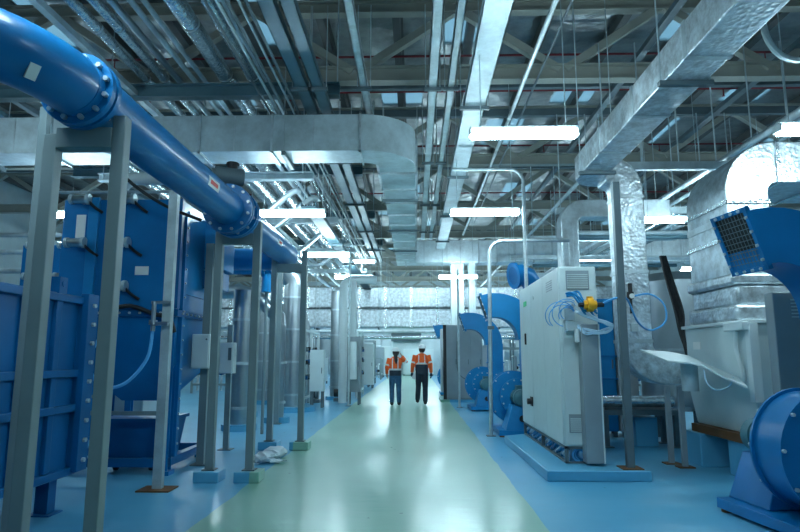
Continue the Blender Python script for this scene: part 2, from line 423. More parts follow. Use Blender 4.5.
# shafts under cross duct
for (x0, x1, lb) in ((1.24, 1.69, 'wide pale vertical duct dropping from the cross duct by the walkway'), (1.86, 2.08, 'narrow pale vertical duct beside the wide one under the cross duct')):
    r = thing('vertical_duct', lb, 'duct', ((x0 + x1) / 2, 20.7, 0))
    MB().box(x0, x1, 20.5, 20.9, 0, 4.6).build('duct_body', 'offw', r, bevel=.01)
    for q in (.33, .66): MB().box(x0 + (x1 - x0) * q - .008, x0 + (x1 - x0) * q + .008, 20.485, 20.5, 0, 4.58).build('standing_seam', 'galv', r)
# big foil ducts far
for (z0, z1, yy, lb) in ((3.56, 4.48, 26.5, 'upper of the two big foil wrapped ducts crossing the far hall'), (2.68, 3.50, 26.5, 'lower of the two big foil wrapped ducts crossing the far hall')):
    r = thing('foil_duct', lb, 'duct', (0, yy, z0), 'foil ducts across the far hall')
    MB().box(-9.5, 10, yy, yy + 1.0, z0, z1).build('duct_body', 'foil', r, bevel=.05)
    for x in [-8.2 + 1.15 * i for i in range(16)]:
        rim(r, (x, yy + .5, (z0 + z1) / 2), Z, X, z1 - z0, 1.0, .015, .12, 'foilpipe', 'foil_tape')
    for x in (-7, -4.4, -1.6, 1.0, 3.7, 6.8):
        MB().box(x - .03, x + .03, yy - .1, yy + 1.1, z0 - .07, z0).build('support_bar', 'greydk', r)
        MB().cyl((x, yy - .07, z0 - .05), (x, yy - .07, 6.62), .012, n=6).build('hanger_rod', 'galvdull', r)
for z in (3.55,): 
    o = MB().box(-9.5, 10, 26.44, 26.5, 3.505, 3.555).build('gap_shade', 'greydk'); tag(o, 'dark strip standing in for the shade between the two far foil ducts', 'rail')  # dark strip paints the shaded gap between the ducts

# cable trays
def tray(x0, x1, z, y0, y1, label, mat='slate', h=.09, grp='overhead cable trays'):
    r = thing('cable_tray', label, 'cable tray', ((x0 + x1) / 2, (y0 + y1) / 2, z), grp)
    m = MB(); m.box(x0, x1, y0, y1, z, z + .008); m.box(x0, x0 + .012, y0, y1, z, z + h); m.box(x1 - .012, x1, y0, y1, z, z + h)
    m.build('tray_body', mat, r)
    c = MB()
    for i in range(max(1, int((x1 - x0) / .06))):
        xx = x0 + .035 + i * .055
        c.cyl((xx, y0 + .05, z + .03), (xx, y1 - .05, z + .03), .018, n=6)
    c.build('cables', 'black', r)
    y = max(y0 + .6, 1.5)
    while y < y1:
        hanger(r, x0, x1, y, z); y += 3.4
    return r
tray(.72, 1.03, 5.0, -2, 20, 'wide bright galvanised cable tray above the walkway right of centre', 'galvdull')
tray(.21, .34, 5.3, -2, 19.9, 'narrow cable tray above the walkway, leftmost of three', 'galvdull')
tray(.49, .59, 5.3, -2, 19.9, 'narrowest cable tray, middle of three above the walkway', 'galvdull')
tray(-1.75, -1.56, 5.32, -2, 25, 'slate cable tray over the wide duct, left of its pair')
tray(-1.50, -1.33, 5.32, -2, 25, 'slate cable tray over the wide duct, right of its pair')
tray(-.79, -.68, 5.32, -2, 14, 'bright slim channel tray above the duct bend', 'galv')
tray(-2.25, -1.95, 4.35, 11.5, 30, 'low cable tray descending down the hall left of the lamps', 'slate')
tray(7.0, 7.5, 5.0, 2, 34, 'cable tray over the bay near the right wall', 'slate')
# thin conduits
def conduit(pts, r, label, mat='galv', cat='conduit', name='conduit', grp=None, clamps=True, n=8):
    o = MB().tube(pts, r, n).build(name, mat); tag(o, label, cat, grp); return o
for i, x in enumerate((-2.30, -2.18, -2.06, -1.94, -1.85)):
    conduit([(x, -2, 5.28 + .02 * (i % 2)), (x, 24, 5.28 + .02 * (i % 2))], .018 + .004 * (i % 3), 'thin conduit beside the slate trays, %s from the left' % ORD[i], 'galvdull' if i % 2 else 'greydk', grp='thin conduits by the slate trays')
conduit([(1.65, -2, 5.5), (1.65, 20, 5.5)], .035, 'single silver conduit overhead right of the wide tray', 'galv')
conduit([(2.02, -2, 5.9), (2.02, 20, 5.9)], .02, 'slim dark conduit overhead beside the silver one', 'greydk')

# insulated pipes in upper left
PIPES = [(-3.05, 5.90, .125, 'foilpipe', 'fattest foil wrapped pipe, left of the fat pair overhead'), (-2.60, 5.90, .10, 'foilpipe', 'fat foil wrapped pipe, right of the fat pair overhead'),
         (-3.80, 5.83, .05, 'steel', 'slim shiny steel pipe nearest the fat foil pipes'), (-4.03, 5.86, .075, 'foilpipe', 'medium shiny foil pipe in the middle of the overhead rack'),
         (-4.33, 5.86, .075, 'foilpipe', 'medium shiny foil pipe, left of the medium pair overhead'), (-3.55, 5.82, .04, 'galvdull', 'thin grey pipe between the shiny and fat pipes'),
         (-3.38, 5.82, .035, 'galvdull', 'thin grey pipe hugging the fattest foil pipe'), (-2.38, 5.80, .045, 'galvdull', 'grey pipe right of the fat foil pipes'),
         (-4.75, 5.84, .06, 'galvdull', 'dull grey pipe left of the shiny pair overhead'), (-5.55, 5.86, .08, 'greydk', 'dark pipe at the left of the overhead rack'),
         (-6.1, 5.84, .06, 'galvdull', 'thin dull pipe far left in the overhead rack'), (-6.5, 5.86, .08, 'galvdull', 'leftmost dull pipe in the overhead rack')]
for x, z, r, mt, lb in PIPES:
    z = 5.78 + r
    o = MB().cyl((x, -2.5, z), (x, 26, z), r, n=20).build('overhead_pipe', mt); tag(o, lb, 'pipe', 'overhead pipe rack')
    if mt == 'foilpipe':
        for k in range(18):
            MB().lathe((x, -1.5 + 1.5 * k, z), (0, 1, 0), [(0, r + .004), (.04, r + .004)], 20, cap=False).build('jacket_band', 'galv', o)
# lower layer further down the hall
for i, (x, z, r, mt) in enumerate([(-3.3, 5.02, .16, 'foilpipe'), (-2.85, 5.0, .13, 'foilpipe'), (-3.75, 4.95, .05, 'galv'), (-3.95, 4.95, .05, 'galv'), (-4.15, 4.95, .05, 'galv'), (-4.4, 4.97, .07, 'galv'), (-4.65, 4.97, .07, 'galv'), (-2.5, 4.95, .04, 'galvdull'), (-2.35, 4.95, .03, 'galvdull'), (-5.0, 5.0, .1, 'foilpipe'), (-5.4, 5.0, .1, 'foilpipe')]):
    order = sorted([-3.3, -2.85, -3.75, -3.95, -4.15, -4.4, -4.65, -2.5, -2.35, -5.0, -5.4]).index(x)
    z = 4.855 + r; o = MB().cyl((x, 10.3, z), (x, 25.5, z), r, n=16).build('overhead_pipe', mt); tag(o, 'silvery pipe of the lower rack beyond the wide duct, %s from the left' % ORD[order], 'pipe', 'lower pipe rack')
for i, y in enumerate((10.9, 14.6, 18.9, 23.5)):
    r = thing('rack_beam', 'grey cross beam carrying the lower pipe rack, %s from the camera' % ORD[i], 'beam', (-4, y, 4.7), 'lower rack beams')
    m = MB(); m.box(-6, -1.9, y - .07, y + .07, 4.70, 4.72); m.box(-6, -1.9, y - .07, y + .07, 4.83, 4.85); m.box(-6, -1.9, y - .01, y + .01, 4.7, 4.85); m.build('bar', 'galvdull', r)
    for x in (-5.9, -2.1): MB().cyl((x, y - .05, 4.7), (x, y - .05, 6.62), .012, n=6).build('hanger_rod', 'galvdull', r)
for i, y in enumerate((4.4, 9.15, 13.4, 17.8, 22.2)):
    r = thing('rack_beam', 'slate cross beam under the overhead pipe rack, %s from the camera' % ORD[i], 'beam', (-4, y, 5.56), 'upper rack beams')
    m = MB(); m.box(-8, -1.2, y - .09, y + .09, 5.56, 5.58); m.box(-8, -1.2, y - .09, y + .09, 5.755, 5.775); m.box(-8, -1.2, y - .012, y + .012, 5.56, 5.775); m.build('bar', 'slate', r)
    for x in (-7.9, -5.0, -1.25): MB().cyl((x, y + .06, 5.7), (x, y + .06, 7.5), .012, n=6).build('hanger_rod', 'galvdull', r)
# S-bent pipes below the lower rack
for i, (y, dx) in enumerate(((11.5, 0), (12.1, .25), (15.2, .1), (17.2, .4))):
    o = MB().tube(smooth([(-5.6, y, 4.05), (-3.4 + dx, y, 4.05), (-3.1 + dx, y, 4.08), (-2.45 + dx, y, 4.62), (-2.3 + dx, y + .1, 4.66)], 5), .06, 10).build('bent_pipe', 'galv')
    tag(o, 'silver pipe kinked upward under the pipe rack, %s from the camera' % ORD[i], 'pipe', 'kinked silver pipes')
# right rack
for i, (x, z, r, mt) in enumerate([(3.75, 5.35, .045, 'galvdull'), (5.08, 4.6, .055, 'galv'), (5.45, 4.6, .04, 'galvdull'), (5.9, 4.62, .07, 'foilpipe'), (6.3, 4.6, .05, 'galvdull')]):
    o = MB().cyl((x, 3 if i else -2, z), (x, 34, z), r, n=14).build('overhead_pipe', mt); tag(o, 'silver pipe running lengthwise over the right bay, %s from the walkway' % ORD[i], 'pipe', 'right bay pipes')
for i, y in enumerate((9.5, 12.5, 15.5, 18.5, 22.5)):
    r = thing('rack_beam', 'slim beam carrying the right bay pipes, %s from the camera' % ORD[i], 'beam', (5, y, 4.5), 'right rack beams')
    MB().box(3.0, 6.8, y - .05, y + .05, 4.40, 4.53).build('bar', 'galvdull', r)
    for k in range(7): MB().cyl((3.1 + .6 * k, y + (.3 if k % 2 else 0) * 0, 4.5), (3.1 + .6 * k, y, 6.62), .013, n=6).build('hanger_rod', 'galvdull', r)
for i, (x, y, z) in enumerate([(.1, 7, 3.8), (-.2, 12.4, 4.2)]): pass
for i, (y, z) in enumerate(((12.8, 3.95), (14.0, 3.7), (17.2, 4.0), (13.3, 4.15))):
    conduit([(3.4, y, z), (7.5, y, z + .0)], .05, 'grey cross pipe in the right bay, %s one' % ORD[i], 'galvdull' if i % 2 else 'slate', 'pipe', 'cross_pipe', 'right bay cross pipes')
# loop hose upper right
conduit([V((4.2, 6.2, 5.35))] + [V((4.15 - .32 * math.sin(t), 6.2, 5.0 + .42 * math.cos(t))) for t in [PI * i / 12 for i in range(13)]] + [V((4.9, 6.2, 4.68)), V((5.6, 6.2, 4.9))], .035, 'grey flexible duct loop hanging at the upper right', 'galvdull', 'hose', 'flexible_duct')

# ------------------------------------------------------------------ big blue pipe and its frames
d = thing('blue_main_pipe', 'big glossy blue pipe with bolted flanges running down the left side', 'pipe', (-2.12, 6, 3))
PX, PZ, PR = -2.12, 3.07, .188
ctr = arc((-3.02, 3.44, PZ), .9, X, V((0, 1, 0)), -PI / 2, 0, 14)
ctr = [V((-6.5, 2.54, PZ))] + ctr
MB().tube(ctr, PR, 28).build('elbow', 'blue', d)
MB().cyl((PX, 3.44, PZ), (PX, 7.05, PZ), PR, n=28).build('pipe_run', 'blue', d)
MB().tube([(PX, 7.05, PZ), (PX, 9.5, PZ - .0), (PX, 9.75, PZ)], PR, 28).build('pipe_run', 'blue', d)
MB().tube([V((PX, 9.7, PZ))] + arc((PX - .45, 9.75, PZ), .45, X, Y, 0, PI / 2, 8) + [V((-5.2, 10.2, PZ))], PR, 24).build('elbow', 'blue', d)
def pipe_flange(y, n=12, r=.262, par=d):
    m = MB()
    for yy in (y - .055, y + .015): m.lathe((PX, yy, PZ), (0, 1, 0), [(0, PR), (0, r), (.045, r), (.045, PR)], 32, cap=False)
    f = m.build('flange', 'blue', par)
    for i in range(n):
        a = 2 * PI * (i + .5) / n; cx, cz = PX + (r - .033) * math.cos(a), PZ + (r - .033) * math.sin(a)
        MB().cyl((cx, y - .085, cz), (cx, y + .09, cz), .017, n=6).build('bolt', 'galv', f)
pipe_flange(3.56, r=.235); pipe_flange(6.86, r=.285)
pipe_flange(6.62, r=.285, par=d)
m = MB(); m.box(PX - .06, PX + .06, 5.9, 6.06, PZ + .1, PZ + .28)
# valve actuator above second flange
m = MB(); m.cyl((PX, 6.74, PZ + .16), (PX, 6.74, PZ + .34), .07, n=16); m.build('valve_neck', 'bluedk', d)
a = MB().cyl((PX - .17, 6.60, PZ + .40), (PX + .12, 6.74, PZ + .40), .10, n=20).cyl((PX - .2, 6.585, PZ + .40), (PX - .16, 6.605, PZ + .40), .075, n=16)
act = a.build('valve_actuator', 'greydk', d); MB().cyl((PX, 6.7, PZ + .48), (PX, 6.7, PZ + .55), .06, n=12).lathe((PX, 6.7, PZ + .55), (0, 0, 1), [(0, .075), (.02, .07)], 12).build('position_cap', 'black', act)
# stickers on the pipe follow its surface
def sticker(y0, y1, a0, a1, mat, r=.002, nm='sticker'):
    m = MB(); n = 6
    for lay in (0,):
        rings = []
        for i in range(n + 1):
            a_ = a0 + (a1 - a0) * i / n
            c, s_ = math.cos(a_), math.sin(a_)
            rings.append([(PX + (PR + .0005) * c, y0, PZ + (PR + .0005) * s_), (PX + (PR + .0005) * c, y1, PZ + (PR + .0005) * s_),
                          (PX + (PR + r) * c, y1, PZ + (PR + r) * s_), (PX + (PR + r) * c, y0, PZ + (PR + r) * s_)])
        m.ring_loft(rings)
    return m.build(nm, mat, d)
s1 = sticker(5.42, 5.72, -.35, .15, 'labelw'); sticker(5.47, 5.67, -.2, .0, 'labelr', .004, 'red_marking')
sticker(8.35, 8.6, -.4, 0, 'labelw'); sticker(8.4, 8.55, -.28, -.12, 'labelr', .004, 'red_marking')
# label on elbow: small plate near the bend
m = MB().tube([V((-2.62, 2.16, PZ)), V((-2.52, 2.22, PZ))], PR + .004, 28)
m.bm.free()
pl = MB().box(-.03, .03, -.006, .004, -.04, .05)
o = pl.build('sticker', 'labelw', None); o.parent = d
th_ = .42; pc = V((-3.02 + .9 * math.cos(-th_), 3.44 + .9 * math.sin(-th_), PZ)); tn = V((math.sin(th_), math.cos(th_), 0))
nn_ = V((2.0, -2.6, -1.75)); nn_ = (nn_ - tn * nn_.dot(tn)).normalized(); sx_ = tn.cross(nn_)
o.matrix_local = Matrix(((tn.x, -nn_.x, sx_.x, 0), (tn.y, -nn_.y, sx_.y, 0), (tn.z, -nn_.z, sx_.z, 0), (0, 0, 0, 1)))
o.location = pc + nn_ * (PR - .002) - d.location

def hframe(y, x0, x1, label, ztop=2.99, w=.09, pads=True, left_top=None):
    r = thing('pipe_support_frame', label, 'support frame', ((x0 + x1) / 2, y, 0), 'grey pipe support frames')
    for x, zt in ((x0, left_top or ztop), (x1, ztop + .12)):
        z0 = .12 if pads else 0
        m = MB(); m.box(x - w / 2, x + w / 2, y - w / 2, y + w / 2, z0 + .01, zt); m.build('post', 'grey', r, bevel=.006)
        MB().box(x - w * .8, x + w * .8, y - w * .8, y + w * .8, z0, z0 + .012).build('foot_plate', 'greydk', r)
        if pads: MB().box(x - .145, x + .145, y - .14, y + .14, 0, .12).build('concrete_pad', 'floor', r, bevel=.01)
    MB().box(x0 + w / 2, x1 - w / 2, y - .05, y + .05, PZ - PR - .14, PZ - PR - .005).build('crossbeam', 'grey', r, bevel=.005)
    return r
hframe(3.72, -2.37, -1.92, 'tall grey steel frame under the first pipe bend, nearest the camera', 2.84, .085, True)
hframe(7.1, -2.36, -1.90, 'grey steel frame under the bolted valve flange on two blue pads', 2.9)
hframe(9.5, -2.25, -1.77, 'grey steel frame where the blue pipe ends, beside plastic wrap', 2.97)
r = thing('steel_post', 'thin grey post standing behind the nearest frame at the far left', 'post', (-2.84, 4.35, 0))
MB().box(-2.87, -2.81, 4.3, 4.36, 0.01, 3.30).build('post', 'grey', r, bevel=.004); MB().box(-2.93, -2.74, 4.25, 4.44, 0, .012).build('foot_plate', 'greydk', r)
r = thing('steel_post', 'galvanised post with clamp and air valve before the blue filter housing', 'post', (-2.75, 6.62, 0))
MB().box(-2.80, -2.70, 6.58, 6.66, .015, 3.28).build('post', 'galvdull', r, bevel=.004)
MB().box(-2.93, -2.58, 6.48, 6.76, 0, .015).build('foot_plate', 'brass', r)
MB().cyl((-2.87, 6.53, 1.68), (-2.87, 6.53, 2.0), .025, n=10).lathe((-2.87, 6.53, 1.75), (0, 0, 1), [(0, .045), (.05, .045)], 10).box(-2.9, -2.68, 6.52, 6.56, 1.98, 2.01).box(-2.87, -2.7, 6.5, 6.54, 1.74, 1.78).build('air_valve', 'steel', r)
conduit(smooth([(-2.87, 6.53, 1.68), (-2.9, 6.5, 1.38), (-3.1, 6.45, 1.12), (-3.33, 6.4, 1.1), (-3.55, 6.5, 1.35), (-3.6, 6.8, 1.6)], 6), .02, 'pale blue air hose looping from the galvanised post to the filter hopper', 'hose', 'hose', 'air_hose')
for i, (x, y, h, lb) in enumerate([(-2.82, 8.12, 2.95, 'galvanised post right of the blue filter housing carrying a white box'), (-2.95, 13.0, 3.3, 'slim grey post between the steel stacks')]):
    r = thing('steel_post', lb, 'post', (x, y, 0))
    MB().box(x - .05, x + .05, y - .05, y + .05, .015, h).build('post', 'grey', r); MB().box(x - .11, x + .11, y - .11, y + .11, 0, .015).build('foot_plate', 'greydk', r)

# ------------------------------------------------------------------ blue tank front left
r = thing('blue_tank', 'large low blue panelled tank at the left edge of the hall', 'tank', (-4.2, 4.6, 0))
MB().box(-5.4, -3.22, 2.6, 5.72, .34, 1.98).build('tank_body', 'bluedk', r, bevel=.01)
m = MB()
for z in (.36, .93, 1.25, 1.93): m.box(-5.42, -3.17, 2.58, 5.74, z - .035, z + .035)
m.build('rim', 'bluedk', r, bevel=.008)
for y in (2.75, 3.35, 4.1, 4.85, 5.3, 5.7):
    m = MB().box(-3.222, -3.18, y - .04, y + .04, .4, 1.9); st = m.build('upright_rib', 'bluedk', r, bevel=.006)
m = MB().box(-3.2, -3.12, 5.66, 5.84, .35, 2.0); fl = m.build('corner_flange', 'bluedk', r, bevel=.006)
for i in range(9): MB().cyl((-3.12, 5.75, .45 + .18 * i), (-3.095, 5.75, .45 + .18 * i), .022, n=6).build('bolt', 'galv', fl)
for y, z in ((3.75, 1.62), (3.75, 1.08), (4.45, 1.6)):
    MB().box(-3.222, -3.205, y - .05, y + .05, z - .1, z + .1).build('white_tag', 'labelw', r)
MB().box(-3.32, -3.2, 5.3, 5.42, 1.95, 2.12).cyl((-3.33, 5.36, 2.06), (-3.19, 5.36, 2.06), .03, n=10).build('lifting_lug', 'bluedk', r)
for (x, y) in ((-3.35, 5.6), (-5.2, 5.6), (-3.35, 2.8), (-5.2, 2.8)):
    MB().box(x - .06, x + .06, y - .06, y + .06, .012, .34).box(x - .11, x + .11, y - .11, y + .11, 0, .012).build('leg', 'bluedk', r)
conduit(smooth([(-4.3, 4.2, 2.0), (-4.28, 4.2, 2.3), (-4.1, 4.25, 2.4), (-3.9, 4.3, 2.38)], 5), .04, 'black bent hose sticking up from the blue tank', 'black', 'hose', 'black_hose')

# ------------------------------------------------------------------ filter hoppers
def filter_unit():
    r = thing('filter_housing', 'x', 'filter housing', (-3.72, 8.1, 0))
    x0, x1, y0, y1 = -4.5, -2.98, 7.4, 8.85
    MB().box(x0, x1, y0, y1, 1.98, 3.40).build('upper_housing', 'blue', r, bevel=.012)
    m = MB().box(-4.15, -4.02, y0 - .05, y0, 1.98, 3.42); m.build('upright_rib', 'bluemid', r, bevel=.006)
    for x in (x1 - .03,): MB().box(x, x + .06, y0 - .03, y0 + .05, 2.0, 3.4).build('corner_angle', 'bluedk', r)
    # rim with bolts
    rm = MB().box(x0 - .05, x1 + .05, y0 - .05, y1 + .05, 1.90, 1.98).build('hopper_rim', 'bluedk', r)
    for i in range(12):
        MB().cyl((x0 + .06 + i * .13, y0 - .07, 1.94), (x0 + .06 + i * .13, y0 - .045, 1.94), .016, n=6).build('bolt', 'galv', rm)
    for i in range(10):
        MB().cyl((x1 + .045, y0 + .1 + i * .14, 1.94), (x1 + .07, y0 + .1 + i * .14, 1.94), .016, n=6).build('bolt', 'galv', rm)
    MB().ring_loft([[(x0, y0, 1.9), (x1, y0, 1.9), (x1, y1, 1.9), (x0, y1, 1.9)], [(x0 + .1, y0 + .06, 1.45), (x1, y0 + .06, 1.3), (x1, y1 - .1, 1.3), (x0 + .1, y1 - .1, 1.45)],
                    [(-3.75, y0 + .35, .85), (-3.3, y0 + .35, .85), (-3.3, y0 + .85, .85), (-3.75, y0 + .85, .85)]]).build('hopper', 'blue', r)
    for (x, y) in ((x0 + .05, y0 + .05), (x1 - .05, y0 + .05), (x0 + .05, y1 - .05), (x1 - .05, y1 - .05)):
        m = MB(); m.box(x - .06, x + .06, y - .06, y - .045, .05, 1.9).box(x - .06, x + .06, y + .045, y + .06, .05, 1.9).box(x - .008, x + .008, y - .05, y + .05, .05, 1.9).box(x - .09, x + .09, y - .09, y + .09, 0, .05)
        m.build('leg', 'blue', r)
    m = MB(); 
    for z in (.09,):
        m.box(x0, x1, y0, y0 + .1, z, z + .1).box(x0, x1, y1 - .1, y1, z, z + .1).box(x0, x0 + .1, y0, y1, z, z + .1).box(x1 - .1, x1, y0, y1, z, z + .1)
    m.build('base_rail', 'bluedk', r)
    MB().box(x0, x1 - .02, y0 - .03, y0, .70, .75).build('cross_rail', 'grey', r)
    # cylinders with silver heads
    for (x, z) in ((-4.24, 3.38), (-3.66, 3.38), (-4.26, 2.82), (-3.70, 2.82), (-3.70, 2.27)):
        v = MB().cyl((x - .09, y0 - .1, z), (x + .09, y0 - .1, z), .055, n=14).cyl((x, y0 - .1, z), (x, y0, z), .045, n=12).build('pulse_valve', 'steel', r)
        MB().lathe((x + .085, y0 - .1, z), (1, 0, 0), [(0, .07), (.04, .07)], 12).build('valve_cap', 'galvdull', v); MB().lathe((x - .125, y0 - .1, z), (1, 0, 0), [(0, .065), (.04, .065)], 12).build('valve_cap', 'galvdull', v)
        MB().tube(smooth([(x + .1, y0 - .1, z - .02), (x + .18, y0 - .07, z - .1), (x + .26, y0 - .02, z - .16)], 4), .018, 8).build('valve_hose', 'black', v)
    MB().box(-4.32, -4.2, y0 - .008, y0, 2.9, 3.2).build('rating_plate', 'labelw', r)
    MB().box(-3.52, -3.35, y0 - .008, y0, 2.42, 2.53).build('warning_plate', 'labelw', r)
    MB().tube(smooth([(x0 + .7, y0 - .09, 1.98), (-3.5, y0 - .1, 2.02), (-3.2, y0 - .1, 1.92), (-3.02, y0 - .1, 1.88), (-2.96, y0 - .05, 1.7)], 5), .028, 8).build('black_cable', 'black', r)
    # side duct boxes
    MB().box(x1, x1 + .02, y0 + .25, y1 - .2, 2.2, 3.3).build('side_panel', 'bluemid', r)
    MB().box(x1, x1 + .28, y0 + .85, y1 - .05, 2.62, 3.32).build('side_box', 'bluemid', r, bevel=.01)
    MB().box(x1, x1 + .22, y0 + .85, y1 - .05, 2.35, 2.6).build('side_ledge', 'bluedk', r, bevel=.01)
    sf = MB().box(x1, x1 + .05, y0 + .1, y0 + .18, .2, 3.2).build('side_angle', 'blue', r)
    for i in range(16): MB().cyl((x1 + .045, y0 + .14, .35 + i * .18), (x1 + .065, y0 + .14, .35 + i * .18), .013, n=6).build('bolt', 'galv', sf)
    return r
fu = filter_unit(); fu['label'] = 'tall blue filter housing on a hopper with silver valves, nearest the camera'; fu['group'] = 'blue filter housings'
dup(fu, (-6.3, 11.2, 0), label='tall blue filter housing set further back and left')
r = thing('wheeled_bin', 'blue collection bin on castors under the nearest filter hopper', 'bin', (-3.5, 8.0, 0))
MB().ring_loft([[(-3.85, 7.65, .14), (-3.2, 7.65, .14), (-3.2, 8.3, .14), (-3.85, 8.3, .14)], [(-3.92, 7.6, .62), (-3.13, 7.6, .62), (-3.13, 8.35, .62), (-3.92, 8.35, .62)]]).box(-3.95, -3.1, 7.57, 8.38, .6, .64).build('bin_body', 'bluedk', r)
for x, y in ((-3.75, 7.72), (-3.3, 7.72), (-3.75, 8.2), (-3.3, 8.2)): MB().cyl((x - .02, y, .055), (x + .02, y, .055), .055, n=14).box(x - .03, x + .03, y - .03, y + .03, .1, .14).build('castor', 'black', r)
# white boxes
for (x0, x1, y, z0, z1, lb, sc2) in ((-2.94, -2.70, 8.02, 1.25, 1.70, 'plain white control box on the post beside the filter housing', 0), (-3.02, -2.78, 9.35, 1.15, 1.62, 'off-white control box with small dark display behind the support frame', 1)):
    r = thing('control_box', lb, 'control box', ((x0 + x1) / 2, y, z0))
    MB().box(x0, x1, y - .12, y + .04, z0, z1).build('box_body', 'white', r, bevel=.01)
    MB().box(x0 + .015, x1 - .015, y - .132, y - .12, z0 + .015, z1 - .015).build('door', 'white', r, bevel=.004)
    if sc2: MB().box(x1 - .08, x1 - .03, y - .138, y - .132, z0 + .2, z1 - .08).build('display', 'greydk', r)
    else: MB().cyl((x1 - .04, y - .145, z1 - .07), (x1 - .04, y - .13, z1 - .07), .012, n=8).build('latch', 'greydk', r)
r = thing('steel_post', 'dark bracket post carrying the box with display', 'post', (-2.9, 9.43, 0)); MB().box(-2.94, -2.86, 9.395, 9.46, .012, 1.9).build('post', 'grey', r); MB().box(-3, -2.8, 9.33, 9.53, 0, .012).build('foot_plate', 'greydk', r)
# plastic wrap on floor
m = MB(); n = 26; mm = 10; rings = []
cs = smooth([(-2.13, 8.15, .03), (-2.02, 8.3, .06), (-1.95, 8.5, .07), (-1.93, 8.75, .07), (-1.9, 8.95, .16)], 6)
rr = [.04 + .085 * math.sin(PI * min(1, i / (len(cs) - 1) * 1.1)) ** .6 * (1 + .5 * random.random()) if i < len(cs) - 3 else .045 for i in range(len(cs))]
m.tube([V((p.x, p.y, .01 + rr[i] * .55)) for i, p in enumerate(cs)], rr, 12, ell=[.5] * len(cs))
m.tube(smooth([(-2.1, 8.28, .04), (-1.9, 8.22, .04), (-1.72, 8.3, .02)], 5), [.04, .06, .07, .07, .06, .06, .05, .05, .04, .03, .015], 10, ell=[.4] * 11)
for v in m.bm.verts:
    v.co += V((random.uniform(-.018, .018), random.uniform(-.018, .018), random.uniform(-.008, .018))); v.co.z = max(.003, v.co.z)
o = m.build('plastic_wrap', 'clothw'); tag(o, 'crumpled clear plastic wrap lying on the floor beside a support frame', 'plastic wrap')

# ------------------------------------------------------------------ steel stacks on the left
def stack(x, y, r_, h, label, top='elbow', pad=True, zb=.12, mat='steel', dirx=-1, pr=None):
    r = thing('steel_stack', label, 'steel stack', (x, y, 0), 'stainless vertical pipes')
    pr = pr or r_ + .14
    MB().cyl((x, y, zb), (x, y, h), r_, n=28).build('pipe_body', mat, r)
    z = zb + .3
    while z < h - .1:
        MB().lathe((x, y, z - .02), (0, 0, 1), [(0, r_), (0, r_ + .032), (.05, r_ + .032), (.05, r_)], 28, cap=False).build('clamp_ring', 'galvdull', r); z += .85
    if top == 'elbow':
        MB().tube([V((x, y, h))] + arc((x + dirx * r_ * 1.6, y, h), r_ * 1.6, V((-dirx, 0, 0)), Z, 0, PI / 2, 8) + [V((x + dirx * (r_ * 1.6 + .7), y, h + r_ * 1.6))], r_, 24).build('bend', mat, r)
    elif top == 'mitre':
        MB().tube([(x, y, h), (x, y, h + .15), (x + dirx * .5, y, h + .65), (x + dirx * .9, y, h + .75), (x + dirx * 1.8, y, h + .75)], r_, 24).build('bend', mat, r)
    if pad: MB().lathe((x, y, 0), (0, 0, 1), [(0, pr), (.12, pr)], 24).build('round_plinth', 'floor', r)
    return r
stack(-3.42, 11.9, .2, 2.72, 'stainless stack under the short blue crossing pipe, nearest of the stacks')
stack(-3.02, 13.3, .16, 2.1, 'short stainless stack with slanted top behind the nearest stack', 'mitre')
stack(-3.25, 16.1, .29, 3.3, 'thickest stainless stack with clamp rings between grey posts', 'mitre', pr=.62)
stack(-2.62, 20.3, .22, 3.6, 'slim stainless stack beside the tall upright enclosure', 'none')
stack(-4.1, 14.6, .2, 2.6, 'stainless stack half hidden behind the thickest stack')
stack(-4.6, 18.5, .25, 3.0, 'wide stainless stack deep in the left bay')
stack(-3.95, 21.5, .2, 2.4, 'distant stainless stack left of the slim stack', 'mitre')
r = thing('blue_cross_pipe', 'short horizontal blue pipe with flange crossing behind the support frames', 'pipe', (-3.3, 11.4, 3))
MB().cyl((-5.2, 11.3, 3.13), (-2.72, 11.3, 3.13), .17, n=24).build('pipe_run', 'bluemid', r)
f = MB().lathe((-2.9, 11.3, 3.13), (1, 0, 0), [(0, .18), (0, .24), (.06, .24), (.06, .18)], 24, cap=False).build('flange', 'bluemid', r)
for i in range(10): MB().cyl((-2.92, 11.3 + .21 * math.cos(i * .628), 3.13 + .21 * math.sin(i * .628)), (-2.82, 11.3 + .21 * math.cos(i * .628), 3.13 + .21 * math.sin(i * .628)), .014, n=6).build('bolt', 'greydk', f)
MB().cyl((-2.82, 11.3, 2.62), (-2.82, 11.3, 3.05), .1, n=20).build('branch', 'bluemid', r)
MB().cyl((-2.82, 11.3, .0), (-2.82, 11.3, 2.62), .03, n=10).build('leg', 'grey', r)
